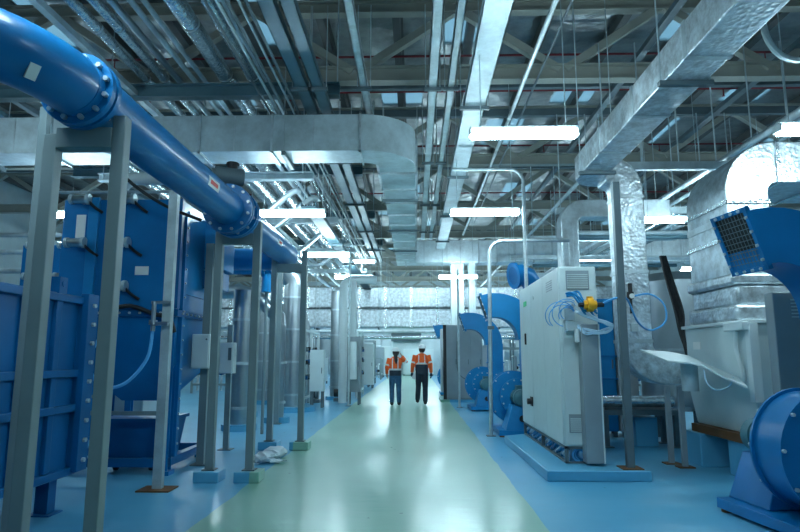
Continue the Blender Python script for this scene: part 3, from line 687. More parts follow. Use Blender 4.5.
# boxes in the left middle distance
def cab(name, x0, x1, y0, y1, z0, z1, mat, label, cat='cabinet', legs=True, doors=2, face='y', grp=None, vent=False):
    r = thing(name, label, cat, ((x0 + x1) / 2, (y0 + y1) / 2, 0), grp)
    MB().box(x0, x1, y0, y1, z0, z1).build('body', mat, r, bevel=.01)
    if z0 > .05:
        for x in (x0 + .05, x1 - .05):
            for y in (y0 + .05, y1 - .05): MB().box(x - .03, x + .03, y - .03, y + .03, 0, z0).build('leg', 'greydk', r)
    for i in range(doors):
        if face == 'y':
            a, b = x0 + (x1 - x0) * i / doors + .015, x0 + (x1 - x0) * (i + 1) / doors - .015
            dd = MB().box(a, b, y0 - .015, y0, z0 + .03, z1 - .03).build('door', mat, r, bevel=.004)
            MB().box(b - .06, b - .04, y0 - .035, y0 - .015, (z0 + z1) / 2 - .08, (z0 + z1) / 2 + .08).build('handle', 'greydk', dd)
        else:
            s = -1 if face == '-x' else 1; xf = x0 if s < 0 else x1
            a, b = y0 + (y1 - y0) * i / doors + .015, y0 + (y1 - y0) * (i + 1) / doors - .015
            dd = MB().box(min(xf, xf + s * .015), max(xf, xf + s * .015), a, b, z0 + .03, z1 - .03).build('door', mat, r, bevel=.004)
            MB().box(min(xf + s * .015, xf + s * .035), max(xf + s * .015, xf + s * .035), a + .04, a + .06, (z0 + z1) / 2 - .08, (z0 + z1) / 2 + .08).build('handle', 'greydk', dd)
    return r
r = cab('upright_enclosure', -2.02, -1.62, 18.0, 18.5, .38, 2.0, 'midgrey', 'tall grey upright enclosure on legs left of the woman', doors=1)
MB().box(-1.95, -1.72, 17.82, 18.0, .75, 1.85).build('white_box', 'white', r, bevel=.01)
MB().box(-1.98, -1.78, 18.1, 18.35, 2.0, 3.7).build('cable_riser', 'offw', r)
r = thing('bent_riser', 'pale bent riser pipe over the upright enclosure', 'pipe', (-2.2, 18.9, 0))
MB().tube([V((-2.25, 18.9, 0)), V((-2.25, 18.9, 3.5))] + arc((-2.02, 18.9, 3.6), .23, V((-1, 0, 0)), Z, 0, PI / 2, 8) + [V((-1.2, 18.9, 3.83))], .13, 16).build('riser', 'white', r)
# left middle distance gear
rnd = random.Random(3)
cab('valve_cabinet', -2.95, -2.55, 17.0, 17.3, .45, 1.6, 'offw', 'small pale cabinet on legs right of the thickest stack', doors=1)
def pump(x, y, label):
    r = thing('pump_unit', label, 'pump', (x, y, 0), 'small dark pumps')
    MB().box(x - .25, x + .25, y - .15, y + .15, 0, .1).build('base', 'greydk', r)
    MB().cyl((x - .25, y, .26), (x + .1, y, .26), .12, n=16).build('motor', 'black', r)
    MB().cyl((x + .1, y, .26), (x + .2, y, .26), .15, n=16).cyl((x + .15, y, .3), (x + .15, y, .6), .04, n=10).build('pump_head', 'greydk', r)
pump(-2.35, 19.6, 'dark pump set on the floor beside the slim stack'); pump(-3.2, 19.0, 'dark pump deeper in the left bay')

# ------------------------------------------------------------------ blowers
def blower(m_side, name='blower', cover='bluemid'):
    """axis along y; volute round (0,0,.68); motor on side m_side (-1 camera side); riser on +x, outlet to -x"""
    r = thing(name, 'x', 'blower', (0, 0, 0))
    zc = .68; B = cover
    n = 40; poly = []
    for i in range(n):
        a = -PI * .0 + 2 * PI * i / n
        rad = .54 - .14 * (a / (2 * PI))
        poly.append((rad * math.cos(a), zc - rad * math.sin(a)))
    poly = [(p[0], p[1]) for p in poly]
    MB().prism(poly, 'y', -.17, .17).build('volute_rim', B, r)
    for s in (-1, 1):
        pp = [(p[0] * 1.06, zc + (p[1] - zc) * 1.06) for p in poly]
        pl = MB().prism(pp, 'y', s * .17 - .012, s * .17 + .012).build('side_plate', B, r)
        for i in range(0, n, 4):
            q = (poly[i][0] * 1.02, zc + (poly[i][1] - zc) * 1.02)
            MB().cyl((q[0], s * .18, q[1]), (q[0], s * .205, q[1]), .016, n=6).build('bolt', 'galv', pl)
    # inlet on the side away from the motor
    o_ = -m_side
    MB().lathe((0, o_ * .18, zc), (0, o_, 0), [(0, .26), (.05, .24), (.12, .2), (.12, .17), (.02, .15)], 28, cap=False).lathe((0, o_ * .185, zc), (0, o_, 0), [(0, .15), (.01, .15)], 28).build('inlet_ring', B, r)
    # drum with bolted flange on motor side
    s = m_side
    dr = MB().lathe((0, s * .18, zc), (0, s, 0), [(0, .275), (.16, .275), (.16, .33), (.2, .33), (.2, .1), (.24, .1)], 32).build('bearing_drum', B, r)
    for i in range(14):
        a = 2 * PI * i / 14; MB().cyl((.30 * math.cos(a), s * .31, zc + .30 * math.sin(a)), (.30 * math.cos(a), s * .405, zc + .30 * math.sin(a)), .016, n=6).build('bolt', 'galv', dr)
    # motor
    mo = MB(); pr = [(.40, .13)]
    for k in range(9): pr += [(.42 + k * .03, .125), (.425 + k * .03, .15), (.435 + k * .03, .15), (.44 + k * .03, .125)]
    mo.lathe((0, 0, zc), (0, s, 0), pr + [(.70, .13)], 24)
    mo.box(-.07, .07, min(s * .48, s * .62), max(s * .48, s * .62), zc + .12, zc + .21)
    mo = mo.build('motor', 'teal', r)
    MB().lathe((0, s * .70, zc), (0, s, 0), [(0, .15), (.1, .15), (.12, .12), (.12, .03)], 24).build('fan_cowl', 'teal', mo)
    # pedestal
    pts = [(min(s * .30, s * .30), .0)]
    y0, y1 = s * .28, s * .82
    MB().ring_loft([[(-.3, y0, .12), (.3, y0, .12), (.3, y1, .12), (-.3, y1, .12)], [(-.17, y0, zc - .14), (.17, y0, zc - .14), (.17, y1 - s * .06, zc - .14), (-.17, y1 - s * .06, zc - .14)]]).build('pedestal', B, r, bevel=.01)
    MB().cyl((0, y1 - s * .004, .32), (0, y1 - s * .03 + s * .04, .32), .06, n=16).build('hole_shade', 'black', r)  # black disc paints the shade of a hole in the pedestal
    MB().box(-.42, .42, min(y1, -s * .32), max(y1, -s * .32), .03, .12).build('base_frame', B, r, bevel=.005)
    for x in (-.36, .36):
        for y in (y1 - s * .06, -s * .26): MB().cyl((x, y, 0), (x, y, .03), .05, n=12).build('rubber_foot', 'brass', r)
    # riser and elbow
    rw = .40
    MB().ring_loft([[(.12, -.17, zc), (.12 + .40, -.17, zc), (.52, .17, zc), (.12, .17, zc)], [(.14, -.17, 1.0), (.14 + rw, -.17, 1.0), (.14 + rw, .17, 1.0), (.14, .17, 1.0)],
                    [(.14, -.17, 1.76), (.14 + rw, -.17, 1.76), (.14 + rw, .17, 1.76), (.14, .17, 1.76)]]).build('riser', B, r)
    rim(r, (.14 + rw / 2, 0, 1.25), Y, Z, .34, rw, .03, .03, B, 'riser_flange')
    c = V((-.35, 0, 1.74)); R_ = .65
    A1 = PI / 2 + .32
    ap = arc(c, R_, X, Z, 0, A1, 14)
    MB().rect(ap, Y, .38, .46).build('outlet_elbow', B, r)
    e = ap[-1]; t = (V((-math.sin(A1), 0, math.cos(A1)))).normalized()
    fl = rim(r, e, Y, t, .38, .46, .04, .04, B, 'outlet_flange')
    S = t.cross(Y); g = MB()
    for i in range(1, 10):
        q = e + t * .012 + S * (-.23 + .046 * i); g.cyl(q - Y * .19, q + Y * .19, .0035, n=4)
    for i in range(1, 9):
        q = e + t * .012 + Y * (-.19 + .042 * i); g.cyl(q - S * .23, q + S * .23, .0035, n=4)
    g.build('wire_mesh', 'greydk', fl)
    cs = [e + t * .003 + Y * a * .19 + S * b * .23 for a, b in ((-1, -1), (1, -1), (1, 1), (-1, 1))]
    MB().ring_loft([cs, [v + t * .002 for v in cs]]).build('opening_shade', 'black', fl)  # black sheet stands in for the shade inside the outlet
    for i in range(4):
        for sgn in (-1, 1):
            q = e + S * sgn * .25 + Y * (-.15 + .1 * i); MB().cyl(q + t * .02, q + t * .035, .014, n=6).build('bolt', 'galv', fl)
            q = e + Y * sgn * .21 + S * (-.18 + .12 * i); MB().cyl(q + t * .02, q + t * .035, .014, n=6).build('bolt', 'galv', fl)
    return r
b2 = blower(-1); b2.location = (1.90, 11.75, 0); b2['label'] = 'blue blower with curved outlet just beyond the white cabinet'; b2['group'] = 'blue blowers'
dup(b2, (1.88, 16.9, 0), label='blue blower in mid hall right of the walkway, its outlet turned to the aisle')
dup(b2, (1.35, 23.3, 0), label='farthest blue blower, mostly behind the tall grey cabinet')
bn = blower(1, 'blower', 'blue'); bn.location = (3.30, 5.12, 0); bn.rotation_euler.z = math.radians(7); bn['label'] = 'big blue blower cut by the right edge, its mesh outlet facing the walkway'; bn['group'] = 'blue blowers'
# blue horn
r = thing('blue_horn', 'round blue duct horn with bolted flange above the white cabinet', 'duct', (2.25, 12.0, 0))
MB().tube([V((2.02, 12.05, 3.02)), V((2.14, 12.09, 3.04)), V((2.28, 12.14, 3.0)), V((2.39, 12.19, 2.86)), V((2.42, 12.2, 2.6))], [.23, .22, .21, .2, .2], 24).build('bend', 'blue', r)
MB().cyl((2.42, 12.2, 0), (2.42, 12.2, 2.6), .2, n=20).build('upright_pipe', 'bluedk', r)
fl = MB().lathe((2.0, 12.04, 3.02), (-1, -.35, -.15), [(-.03, .18), (-.03, .27), (.02, .27), (.02, .18)], 28, cap=False).build('flange', 'blue', r)
MB().lathe((2.0, 12.04, 3.02), (-1, -.35, -.15), [(0, .2), (.01, .2)], 24).build('end_cover', 'bluedk', fl)

# ------------------------------------------------------------------ white control cabinet
r = thing('cabinet_plinth', 'blue painted raised floor plinth under the white control cabinet', 'plinth', (2.1, 8.7, 0))
MB().prism([(1.50, 7.14), (2.68, 7.14), (2.68, 11.0), (1.47, 10.25), (1.47, 10.1)], 'z', 0, .12).build('plinth', 'floor', r, bevel=.012)
r = thing('control_cabinet', 'large white control cabinet with side vents and a bundle of cables', 'cabinet', (2.07, 9, .12))
cx0, cx1, cy0, cy1, z0, z1 = 1.83, 2.30, 7.62, 10.45, .32, 2.54
MB().box(cx0, cx1, cy0, cy1, z0, z1).build('body', 'offw', r, bevel=.012)
m = MB()
for (x, y) in ((cx0 + .02, cy0 + .02), (cx1 - .02, cy0 + .02), (cx0 + .02, cy1 - .02), (cx1 - .02, cy1 - .02), (cx0 + .02, 9.0)): m.box(x - .02, x + .02, y - .02, y + .02, .12, .32)
m.box(cx0, cx0 + .04, cy0, cy1, .12, .14).box(cx0, cx1, cy0, cy0 + .04, .12, .14).box(cx0, cx0 + .04, cy0, cy1, .29, .32).box(cx0, cx1, cy0, cy0 + .04, .29, .32)
m.build('base_frame', 'greydk', r)
ys = [7.64, 8.55, 9.45, 10.43]
for i in range(3):
    dd = MB().box(cx0 - .014, cx0, ys[i] + .006, ys[i + 1] - .006, z0 + .02, z1 - .02).build('door', 'offw', r, bevel=.003)
    if i == 2:
        MB().box(cx0 - .035, cx0 - .014, ys[i] + .45, ys[i] + .5, 1.6, 1.78).build('handle', 'black', dd)
        MB().box(cx0 - .02, cx0 - .014, ys[i] + .35, ys[i] + .6, 2.22, 2.3).build('green_sticker', 'green', dd)
        MB().cyl((cx0 - .014, ys[i] + .12, .72), (cx0 - .09, ys[i] + .12, .72), .045, n=12).box(cx0 - .03, cx0 - .014, ys[i] + .05, ys[i] + .19, .65, .79).build('rotary_switch', 'black', dd)
    if i == 1: MB().cyl((cx0 - .014, 9.2, 2.3), (cx0 - .022, 9.2, 2.3), .03, n=10).build('lock', 'galvdull', dd)
    if i == 0:
        v = MB()
        for k in range(5): v.box(cx0 - .018, cx0 - .014, 7.95, 8.3, 2.28 + .03 * k, 2.29 + .03 * k)
        v.build('vent_slots', 'midgrey', dd)
ep = MB().box(cx0 + .02, cx1 - .02, cy0 - .015, cy0, z0 + .02, z1 - .02).build('end_panel', 'offw', r, bevel=.004)
for (xa, xb, za, zb) in ((1.93, 2.19, 2.26, 2.47), (1.90, 2.05, .50, .69)):
    v = MB()
    v.box(xa - .015, xb + .015, cy0 - .022, cy0 - .015, za - .015, zb + .015); vf = v.build('vent_frame', 'midgrey', r)
    v = MB(); nn = int((zb - za) / .024)
    for k in range(nn): v.box(xa, xb, cy0 - .03, cy0 - .022, za + .024 * k, za + .024 * k + .012)
    v.build('vent_louvre', 'offw', vf)
MB().box(2.03, 2.24, 7.42, 7.6, .15, 1.80).build('cable_chute', 'midgrey', r, bevel=.01)
MB().box(2.235, 2.25, 7.41, 7.61, .15, 1.80).build('chute_edge', 'white', r)
# valve block and hoses
vb = MB().box(1.86, 1.98, 7.5, 7.6, 1.85, 2.05).box(1.88, 2.08, 7.5, 7.6, 1.72, 1.84).build('valve_block', 'galvdull', r)
MB().cyl((2.06, 7.36, 2.03), (2.21, 7.36, 2.03), .055, n=8).cyl((2.1, 7.36, 2.03), (2.17, 7.36, 2.03), .085, n=12).cyl((2.135, 7.36, 2.03), (2.135, 7.36, 2.13), .04, n=10).build('yellow_knob', 'yellow', vb)
MB().cyl((2.0, 7.36, 2.03), (2.3, 7.36, 2.03), .03, n=8).build('spindle', 'black', vb)
rn = random.Random(11)
hz = []
for i in range(7):
    a = V((1.90 + rn.uniform(-.03, .06), 7.47, 2.16 + rn.uniform(-.03, .03))); b = V((2.16 + rn.uniform(-.05, .08), 7.40, 1.93 + rn.uniform(-.06, .06)))
    MB().tube(smooth([a, a + V((.06, -.06, .0)), (a + b) / 2 + V((rn.uniform(-.03, .03), -.07, rn.uniform(-.04, .04))), b], 6), .014, 8).build('blue_hose', 'bluemid', vb)
for i in range(6):
    c0 = V((1.84 + rn.uniform(-.04, .06), 7.5, 1.98 + rn.uniform(-.1, .06))); rr_ = rn.uniform(.08, .19); ph_ = rn.uniform(-.6, .6)
    MB().tube([c0 + V((math.cos(t + ph_) * rr_, -.06 * math.sin(t), math.sin(t + ph_) * rr_ * .9)) for t in [PI * (.2 + 1.1 * k / 14) for k in range(15)]], .006, 6).build('thin_blue_hose', 'hose', vb)
for i in range(5):
    u1, u2, u3 = (rn.uniform(-.04, .04) for _ in range(3))
    MB().tube(smooth([(1.98, 7.45, 1.98 + u1), (2.12, 7.36, 1.9 + u2), (2.32, 7.33, 1.80 + u3 * .6), (2.40, 7.35, 1.78 + u1 * .5), (2.3, 7.36, 1.72 + u2), (2.1, 7.4, 1.70 + u3), (2.0, 7.46, 1.78 + u1)], 6), .010, 6).build('clear_hose', 'clear', vb)
MB().cyl((1.99, 7.46, 1.58), (1.99, 7.46, 1.74), .03, n=12).build('filter_bowl', 'white', vb)
for i in range(9):
    y_ = 7.75 + i * .28
    MB().tube(smooth([(cx0 + .06, y_, .15), (cx0 + .1, y_ + .1, .22 + rn.uniform(0, .06)), (cx0 + .07, y_ + .25, .17), (cx0 + .12, y_ + .45, .25), (cx0 + .05, y_ + .6, .15)], 5), .02, 8).build('floor_cable', 'bluemid' if i % 4 else 'clear', r)
for i in range(5):
    MB().tube([V((2.0 + .02 * i + .07 * math.cos(t), 7.68 + .02 * i, .21 + .07 * math.sin(t))) for t in [2 * PI * k / 14 for k in range(12)]], .013, 6).build('floor_cable', 'bluemid' if i % 2 else 'hose', r)
# poles by the cabinet
def pole(pts, r_, label, foot=True, mat='galvdull'):
    r = thing('conduit_pole', label, 'conduit pole', pts[0]); MB().tube(pts, r_, 12).build('pole', mat, r)
    if foot: p = V(pts[0]); MB().box(p.x - .08, p.x + .08, p.y - .08, p.y + .08, p.z, p.z + .012).build('foot_plate', 'greydk', r)
    return r
r = pole([V((1.36, 11.13, 0)), V((1.40, 11.13, 3.3))] + arc((1.66, 11.13, 3.3), .26, V((-1, 0, 0)), Z, 0, PI / 2, 8) + [V((2.9, 11.13, 3.57))], .035, 'galvanised conduit pole by the walkway, bent right at its top', mat='galv')
MB().box(1.33, 1.45, 11.05, 11.09, 1.9, 1.96).build('clamp', 'greydk', r)
pole([V((1.90, 10.2, 2.55)), V((1.90, 10.2, 4.4))] + arc((1.66, 10.2, 4.42), .24, X, Z, 0, PI / 2, 8) + [V((.66, 10.2, 4.66))], .03, 'galvanised conduit rising from the white cabinet top, bent left', False, mat='galv')
pole([V((1.24, 17.2, 0)), V((1.24, 17.2, 3.9))], .03, 'thin distant conduit pole before the middle blower')
pole([V((-1.93, 17.7, 0)), V((-1.93, 17.7, 4.6))], .03, 'thin conduit pole in front of the upright enclosure')
r = thing('steel_post', 'galvanised square post on the plinth corner right of the white cabinet', 'post', (2.5, 7.3, .12))
MB().box(2.455, 2.54, 7.26, 7.345, .13, 3.55).build('post', 'greydk', r, bevel=.004); MB().box(2.38, 2.62, 7.2, 7.44, .12, .132).build('foot_plate', 'brass', r)
# air regulator and hose on drop duct
r = thing('air_regulator', 'small black air regulator with gauge on the drop duct', 'regulator', (3.0, 8.4, 2.2))
MB().box(2.98, 3.05, 8.40, 8.47, 2.2, 2.3).cyl((3.015, 8.43, 2.3), (3.015, 8.43, 2.42), .03, n=12).cyl((3.015, 8.43, 2.0), (3.015, 8.43, 2.2), .02, n=10).box(2.99, 3.04, 8.43, 8.5, 2.22, 2.28).build('regulator_body', 'black', r)
MB().cyl((3.02, 8.40, 2.24), (3.02, 8.38, 2.24), .035, n=16).build('gauge', 'labelw', r)
conduit(smooth([(3.05, 8.42, 2.24), (3.25, 8.35, 2.26), (3.42, 8.32, 2.12), (3.42, 8.3, 1.88), (3.2, 8.25, 1.76), (2.9, 7.9, 1.85), (2.65, 7.55, 2.12), (2.42, 7.3, 2.1), (2.28, 7.36, 2.04)], 7), .013, 'pale blue air hose looping across the drop duct to the cabinet valves', 'hose', 'hose', 'air_hose')

# ------------------------------------------------------------------ grey machine, right
r = thing('grey_machine', 'grey white box machine on blue blocks under the insulated duct', 'machine', (4.4, 7.7, 0))
MB().ring_loft([[(3.85, 7.0, .52), (5.3, 7.0, .52), (5.3, 8.5, .52), (3.85, 8.5, .52)], [(3.78, 6.9, .95), (5.35, 6.9, .95), (5.35, 8.52, .95), (3.78, 8.52, .95)], [(3.78, 6.9, 1.78), (5.35, 6.9, 1.78), (5.35, 8.52, 1.78), (3.78, 8.52, 1.78)]]).build('body', 'offw', r, bevel=.01)
MB().box(3.74, 5.4, 6.86, 8.57, 1.78, 1.82).build('top_plate', 'white', r, bevel=.006)
MB().box(3.74, 3.84, 6.84, 6.94, .9, 1.78).build('corner_post', 'white', r, bevel=.005)
MB().box(3.68, 3.78, 6.86, 7.3, 1.70, 1.80).build('bracket', 'white', r, bevel=.01)
MB().tube(smooth([(3.73, 7.1, 1.70), (3.74, 7.15, 1.5), (3.74, 7.05, 1.25), (3.75, 7.08, 1.12)], 5), .025, 8).build('drain_hose', 'white', r)
MB().box(3.77, 3.78, 8.1, 8.3, 1.5, 1.6).build('rating_plate', 'labelw', r)
m = MB(); m.box(3.74, 5.3, 7.0, 8.45, .42, .52); m.build('base_frame', 'brass', r)
for (x, y) in ((3.68, 8.3), (3.78, 7.25), (4.9, 8.3), (4.9, 7.2)):
    tag(MB().box(x - .0, x + .5, y - .2, y + .35, 0, .42).build('concrete_block', 'floor', bevel=.015), {(3.68, 8.3): 'blue painted block under the left back corner of the grey machine', (3.78, 7.25): 'blue painted block under the left front corner of the grey machine', (4.9, 8.3): 'blue painted block under the right back of the grey machine', (4.9, 7.2): 'blue painted block under the right front of the grey machine'}[(x, y)], 'block', 'blue blocks under the grey machine')
# flap (open hood lid)
r = thing('metal_flap', 'bent silver sheet flap lying across the drop duct outlet', 'flap', (3.4, 7.7, 1.1))
m = MB()
prof = [(2.98, 1.47), (3.14, 1.44), (3.45, 1.42), (3.62, 1.36), (3.72, 1.25)]
a_ = [V((2.98, 8.1, 1.50)), V((3.3, 7.95, 1.47)), V((3.5, 7.85, 1.42)), V((3.66, 7.65, 1.30)), V((3.72, 7.1, 1.17))]
b_ = [V((3.06, 7.45, 1.36)), V((3.30, 7.4, 1.34)), V((3.42, 7.3, 1.30)), V((3.52, 7.1, 1.19)), V((3.62, 6.75, 1.08))]
m.ring_loft([[p, q, q - V((0, 0, .025)), p - V((0, 0, .025))] for p, q in zip(a_, b_)]); m.build('sheet', 'offw', r, bevel=.003)
MB().cyl((3.45, 7.75, .98), (3.45, 7.75, 1.36), .1, n=16).build('stub_pipe', 'galvdull', r)
MB().tube(smooth([(3.42, 7.3, 1.25), (3.42, 7.25, 1.1), (3.5, 7.2, 1.02), (3.62, 7.15, 1.06), (3.66, 7.1, 1.17)], 6), .01, 6).build('thin_hose', 'clear', r)
# duct stands
for i, (x, y, lb) in enumerate(((3.40, 8.35, 'slim steel stand under the drop duct, left of its pair'), (3.46, 8.08, 'slim steel stand under the drop duct, right of its pair'))):
    r = thing('duct_stand', lb, 'stand', (x, y, 0), 'duct stands'); MB().box(x - .03, x + .03, y - .03, y + .03, .015, 1.02).build('post', 'midgrey', r)
    MB().box(x - .1, x + .1, y - .08, y + .08, 0, .015).build('foot_plate', 'brass', r)
# insulated bend duct on the machine
r = thing('insulated_duct', 'big foil and clad duct rising from the grey machine and arching right', 'duct', (4.1, 7.6, 1.85))
MB().box(3.80, 4.60, 7.2, 8.45, 1.82, 2.02).build('lower_collar', 'foil', r, bevel=.04)
MB().box(3.86, 4.54, 7.25, 8.42, 2.02, 2.26).build('middle_collar', 'foil', r, bevel=.03)
MB().box(3.80, 4.58, 7.22, 8.45, 2.26, 2.40).build('upper_collar', 'foil', r, bevel=.04)
pp = [V((4.11, 7.87, 2.40)), V((4.11, 7.87, 3.4))] + arc((4.49, 7.87, 3.42), .38, V((-1, 0, 0)), Z, 0, PI / 2, 14) + [V((7.2, 7.87, 3.8))]
MB().rect(pp, Y, 1.08, .5).build('duct_body', 'brush', r, bevel=.01)
pf = [V((p.x, 7.32, p.z)) for p in pp]; MB().rect(pf, Y, .03, .52).build('front_wrap', 'foil', r, bevel=.01)
MB().box(3.845, 3.86, 7.35, 8.4, 3.05, 3.14).build('cladding_band', 'galv', r)
for c_, N_, T_ in ((V((4.11, 7.87, 3.3)), Y, Z), (V((4.11, 7.87, 2.85)), Y, Z), (V((4.52, 7.87, 3.8)), Y, X), (V((5.1, 7.87, 3.8)), Y, X)): rim(r, c_, N_, T_, 1.16, .52, .01, .05, 'foilpipe', 'foil_tape')
# cladded drum
r = thing('steel_tank', 'shiny stainless drum tank behind the drop duct', 'tank', (4.55, 10.6, 0))
MB().lathe((4.72, 10.8, .5), (0, 0, 1), [(0, .5), (.1, .72), (2.2, .72), (2.35, .6), (2.4, .2)], 40).build('tank_body', 'steel', r)
MB().lathe((4.72, 10.8, 1.5), (0, 0, 1), [(0, .72), (0, .735), (.04, .735), (.04, .72)], 40, cap=False).build('tank_band', 'galv', r)
for i in range(3): 
    a = i * 2.09 + .4; MB().cyl((4.72 + .5 * math.cos(a), 10.8 + .5 * math.sin(a), 0), (4.72 + .5 * math.cos(a), 10.8 + .5 * math.sin(a), .6), .05, n=10).build('leg', 'greydk', r)
for i in range(3):
    conduit(smooth([(3.95 + .03 * i, 9.6, 3.0), (3.98 + .04 * i, 9.5, 2.6), (4.02 + .05 * i, 9.35, 2.1), (4.05 + .02 * i, 9.3, 1.75), (4.1, 9.2, 1.45 - .1 * i)], 6), .028, 'thick black cable hanging before the steel tank, %s of three' % ('left one', 'middle one', 'right one')[i], 'black', 'cable', 'black_cable', 'black cables')
# right foreground panel box
r = thing('control_console', 'grey control console box with slots behind the near blower', 'console', (4.2, 6.35, 0))
MB().box(3.68, 4.5, 6.25, 6.40, 1.02, 2.06).build('body', 'midgrey', r, bevel=.01)
v = MB()
for k in range(6): v.box(3.86, 3.94, 6.238, 6.25, 1.80 + .035 * k, 1.812 + .035 * k)
v.build('vent_slots', 'offw', r); MB().cyl((4.06, 6.25, 1.98), (4.06, 6.22, 1.98), .02, n=10).build('knob', 'black', r)
MB().box(4.12, 4.4, 6.24, 6.25, 1.3, 1.85).build('screen', 'bluedk', r)
for x in (3.78, 4.42): MB().box(x - .03, x + .03, 6.30, 6.36, 0, 1.02).build('leg', 'greydk', r)
o = MB().tube([V((3.96 + .07 * math.cos(t), 6.1, 1.22 + .07 * math.sin(t))) for t in [2 * PI * k / 20 for k in range(20)]] + [V((4.03, 6.1, 1.22))], .022, 8); o.cyl((3.96, 6.1, 1.0), (3.96, 6.1, 1.16), .03); 
# low bench with silver things behind the post
r = thing('low_bench', 'dark low bench of piping with foil wrap behind the square post', 'bench', (3.4, 10, 0))
MB().box(2.9, 4.2, 9.7, 10.4, .5, .58).build('bench_top', 'greydk', r)
for x, y in ((3.0, 9.8), (3.0, 10.3), (4.1, 9.8), (4.1, 10.3)): MB().box(x - .04, x + .04, y - .04, y + .04, .015, .5).box(x - .1, x + .1, y - .08, y + .08, 0, .015).build('leg', 'greydk', r)
MB().cyl((2.9, 9.9, .70), (4.1, 9.9, .70), .09, n=16).build('wrapped_pipe', 'foilpipe', r)
MB().cyl((3.0, 10.2, .68), (4.1, 10.2, .68), .06, n=16).build('wrapped_pipe', 'brass', r)
tag(MB().box(3.5, 3.85, 9.9, 10.3, 0, .45).build('concrete_block', 'floor', bevel=.01), 'blue painted block under the low bench', 'block')
# blue machine behind cabinet
r = cab('blue_machine', 2.98, 3.6, 11.0, 11.8, .1, 2.45, 'bluemid', 'blue panelled machine seen between the white cabinet and square post', 'machine', doors=1)
m = MB()
for z in (.6, 1.0, 1.4): m.box(2.97, 3.61, 10.95, 11.0, z, z + .03)
m.build('panel_rib', 'blue', r); MB().box(3.1, 3.3, 10.93, 10.98, 2.1, 2.25).build('display', 'labelw', r)
cab('steel_cabinet', 3.62, 3.95, 10.9, 11.6, .1, 2.5, 'midgrey', 'narrow steel cabinet beside the blue panelled machine', doors=1)

# ------------------------------------------------------------------ far right grey cabinet
r = thing('cabinet_plinth', 'blue painted plinth under the tall grey cabinet in mid hall', 'plinth', (1.6, 20, 0)); MB().box(.8, 2.5, 19.2, 20.6, 0, .08).build('plinth', 'floor', r)
r = cab('tall_cabinet', .98, 2.15, 19.4, 20.3, .08, 2.42, 'midgrey', 'tall grey cabinet with dark edge in mid hall right of the walkway', doors=3)
MB().box(.90, 1.0, 19.36, 19.42, .08, 2.42).build('dark_edge', 'black', r)
MB().box(.84, .9, 19.5, 20.2, .3, 2.3).build('side_frame', 'steel', r)
MB().tube(smooth([(1.35, 19.36, 1.9), (1.33, 19.33, 1.4), (1.38, 19.33, .9), (1.6, 19.33, .7)], 5), .015, 6).build('hanging_cable', 'greydk', r)

# ------------------------------------------------------------------ far hall
rn = random.Random(21)
colsx = {'left': (-9, -2.6), 'right': (1.9, 8.5)}
n_ = {'left': 0, 'right': 0}
mats = ['white', 'offw', 'steel', 'white', 'midgrey', 'offw']
for side in ('left', 'right'):
    for row, y in enumerate((23.6, 28.5, 31.5, 34.5, 38.0, 41.5)):
        for c in range(3):
            w = rn.uniform(.9, 1.7); h = rn.uniform(1.3, 2.6); dp = rn.uniform(.7, 1.4)
            x = (-2.15 - w / 2 - c * 2.5) if side == 'left' else (2.1 + w / 2 + c * 2.5 + (1.2 if row == 0 else 0))
            kind = (row + c) % 3 if c else (2, 0, 2, 1, 2, 0)[row]
            where = '%s bay, row %s past cross duct, %s from walkway' % (side, ORD[row], ORD[c])
            if kind == 0: cab('process_cabinet', x - w / 2, x + w / 2, y, y + dp, .15, h, mats[(row * 2 + c) % 6], 'far pale cabinet, ' + where, doors=2, grp='far cabinets')
            elif kind == 1:
                r = thing('process_tank', 'far steel tank, ' + where, 'tank', (x, y, 0), 'far tanks')
                MB().lathe((x, y + .5, .3), (0, 0, 1), [(0, .2), (.15, .5), (h - .3, .5), (h - .1, .2)], 24).build('tank_body', 'steel', r)
                for a in (0.5, 2.6, 4.7): MB().cyl((x + .4 * math.cos(a), y + .5 + .4 * math.sin(a), 0), (x + .4 * math.cos(a), y + .5 + .4 * math.sin(a), .5), .04, n=8).build('leg', 'greydk', r)
                MB().tube([(x, y + .5, h + .2 - .1), (x, y + .5, h + .5), (x + .8, y + .5, h + .5), (x + .8, y + .5, h + 1.1)], .07, 10).build('outlet_pipe', 'galv', r)
            else:
                r = thing('pipe_skid', 'far pipework skid, ' + where, 'pipe skid', (x, y, 0), 'far pipe skids')
                m = MB()
                for xx in (x - w / 2, x + w / 2):
                    for yy in (y, y + dp): m.box(xx - .04, xx + .04, yy - .04, yy + .04, 0, h)
                m.box(x - w / 2, x + w / 2, y - .04, y + .04, h - .08, h).box(x - w / 2, x + w / 2, y - .04, y + .04, .3, .38).box(x - w / 2, x + w / 2, y + dp - .04, y + dp + .04, h - .08, h)
                for xx in (x - w / 2, x + w / 2): m.box(xx - .04, xx + .04, y, y + dp, h - .08, h).box(xx - .04, xx + .04, y, y + dp, .3, .38)
                m.build('skid_frame', 'grey', r)
                for k in range(5):
                    xx = x - w / 2 + .15 + k * (w - .3) / 4
                    p_ = MB().tube([(xx, y + .2, .1), (xx, y + .2, h * (.6 + .1 * (k % 3))), (xx, y + dp - .1, h * (.6 + .1 * (k % 3)))], .05, 8).build('pipe', ('galv', 'white', 'steel')[k % 3], r)
                    MB().cyl((xx, y + .08, h * .4), (xx, y + .32, h * .4), .09, n=10).build('valve', 'bluedk' if k % 2 else 'black', p_)
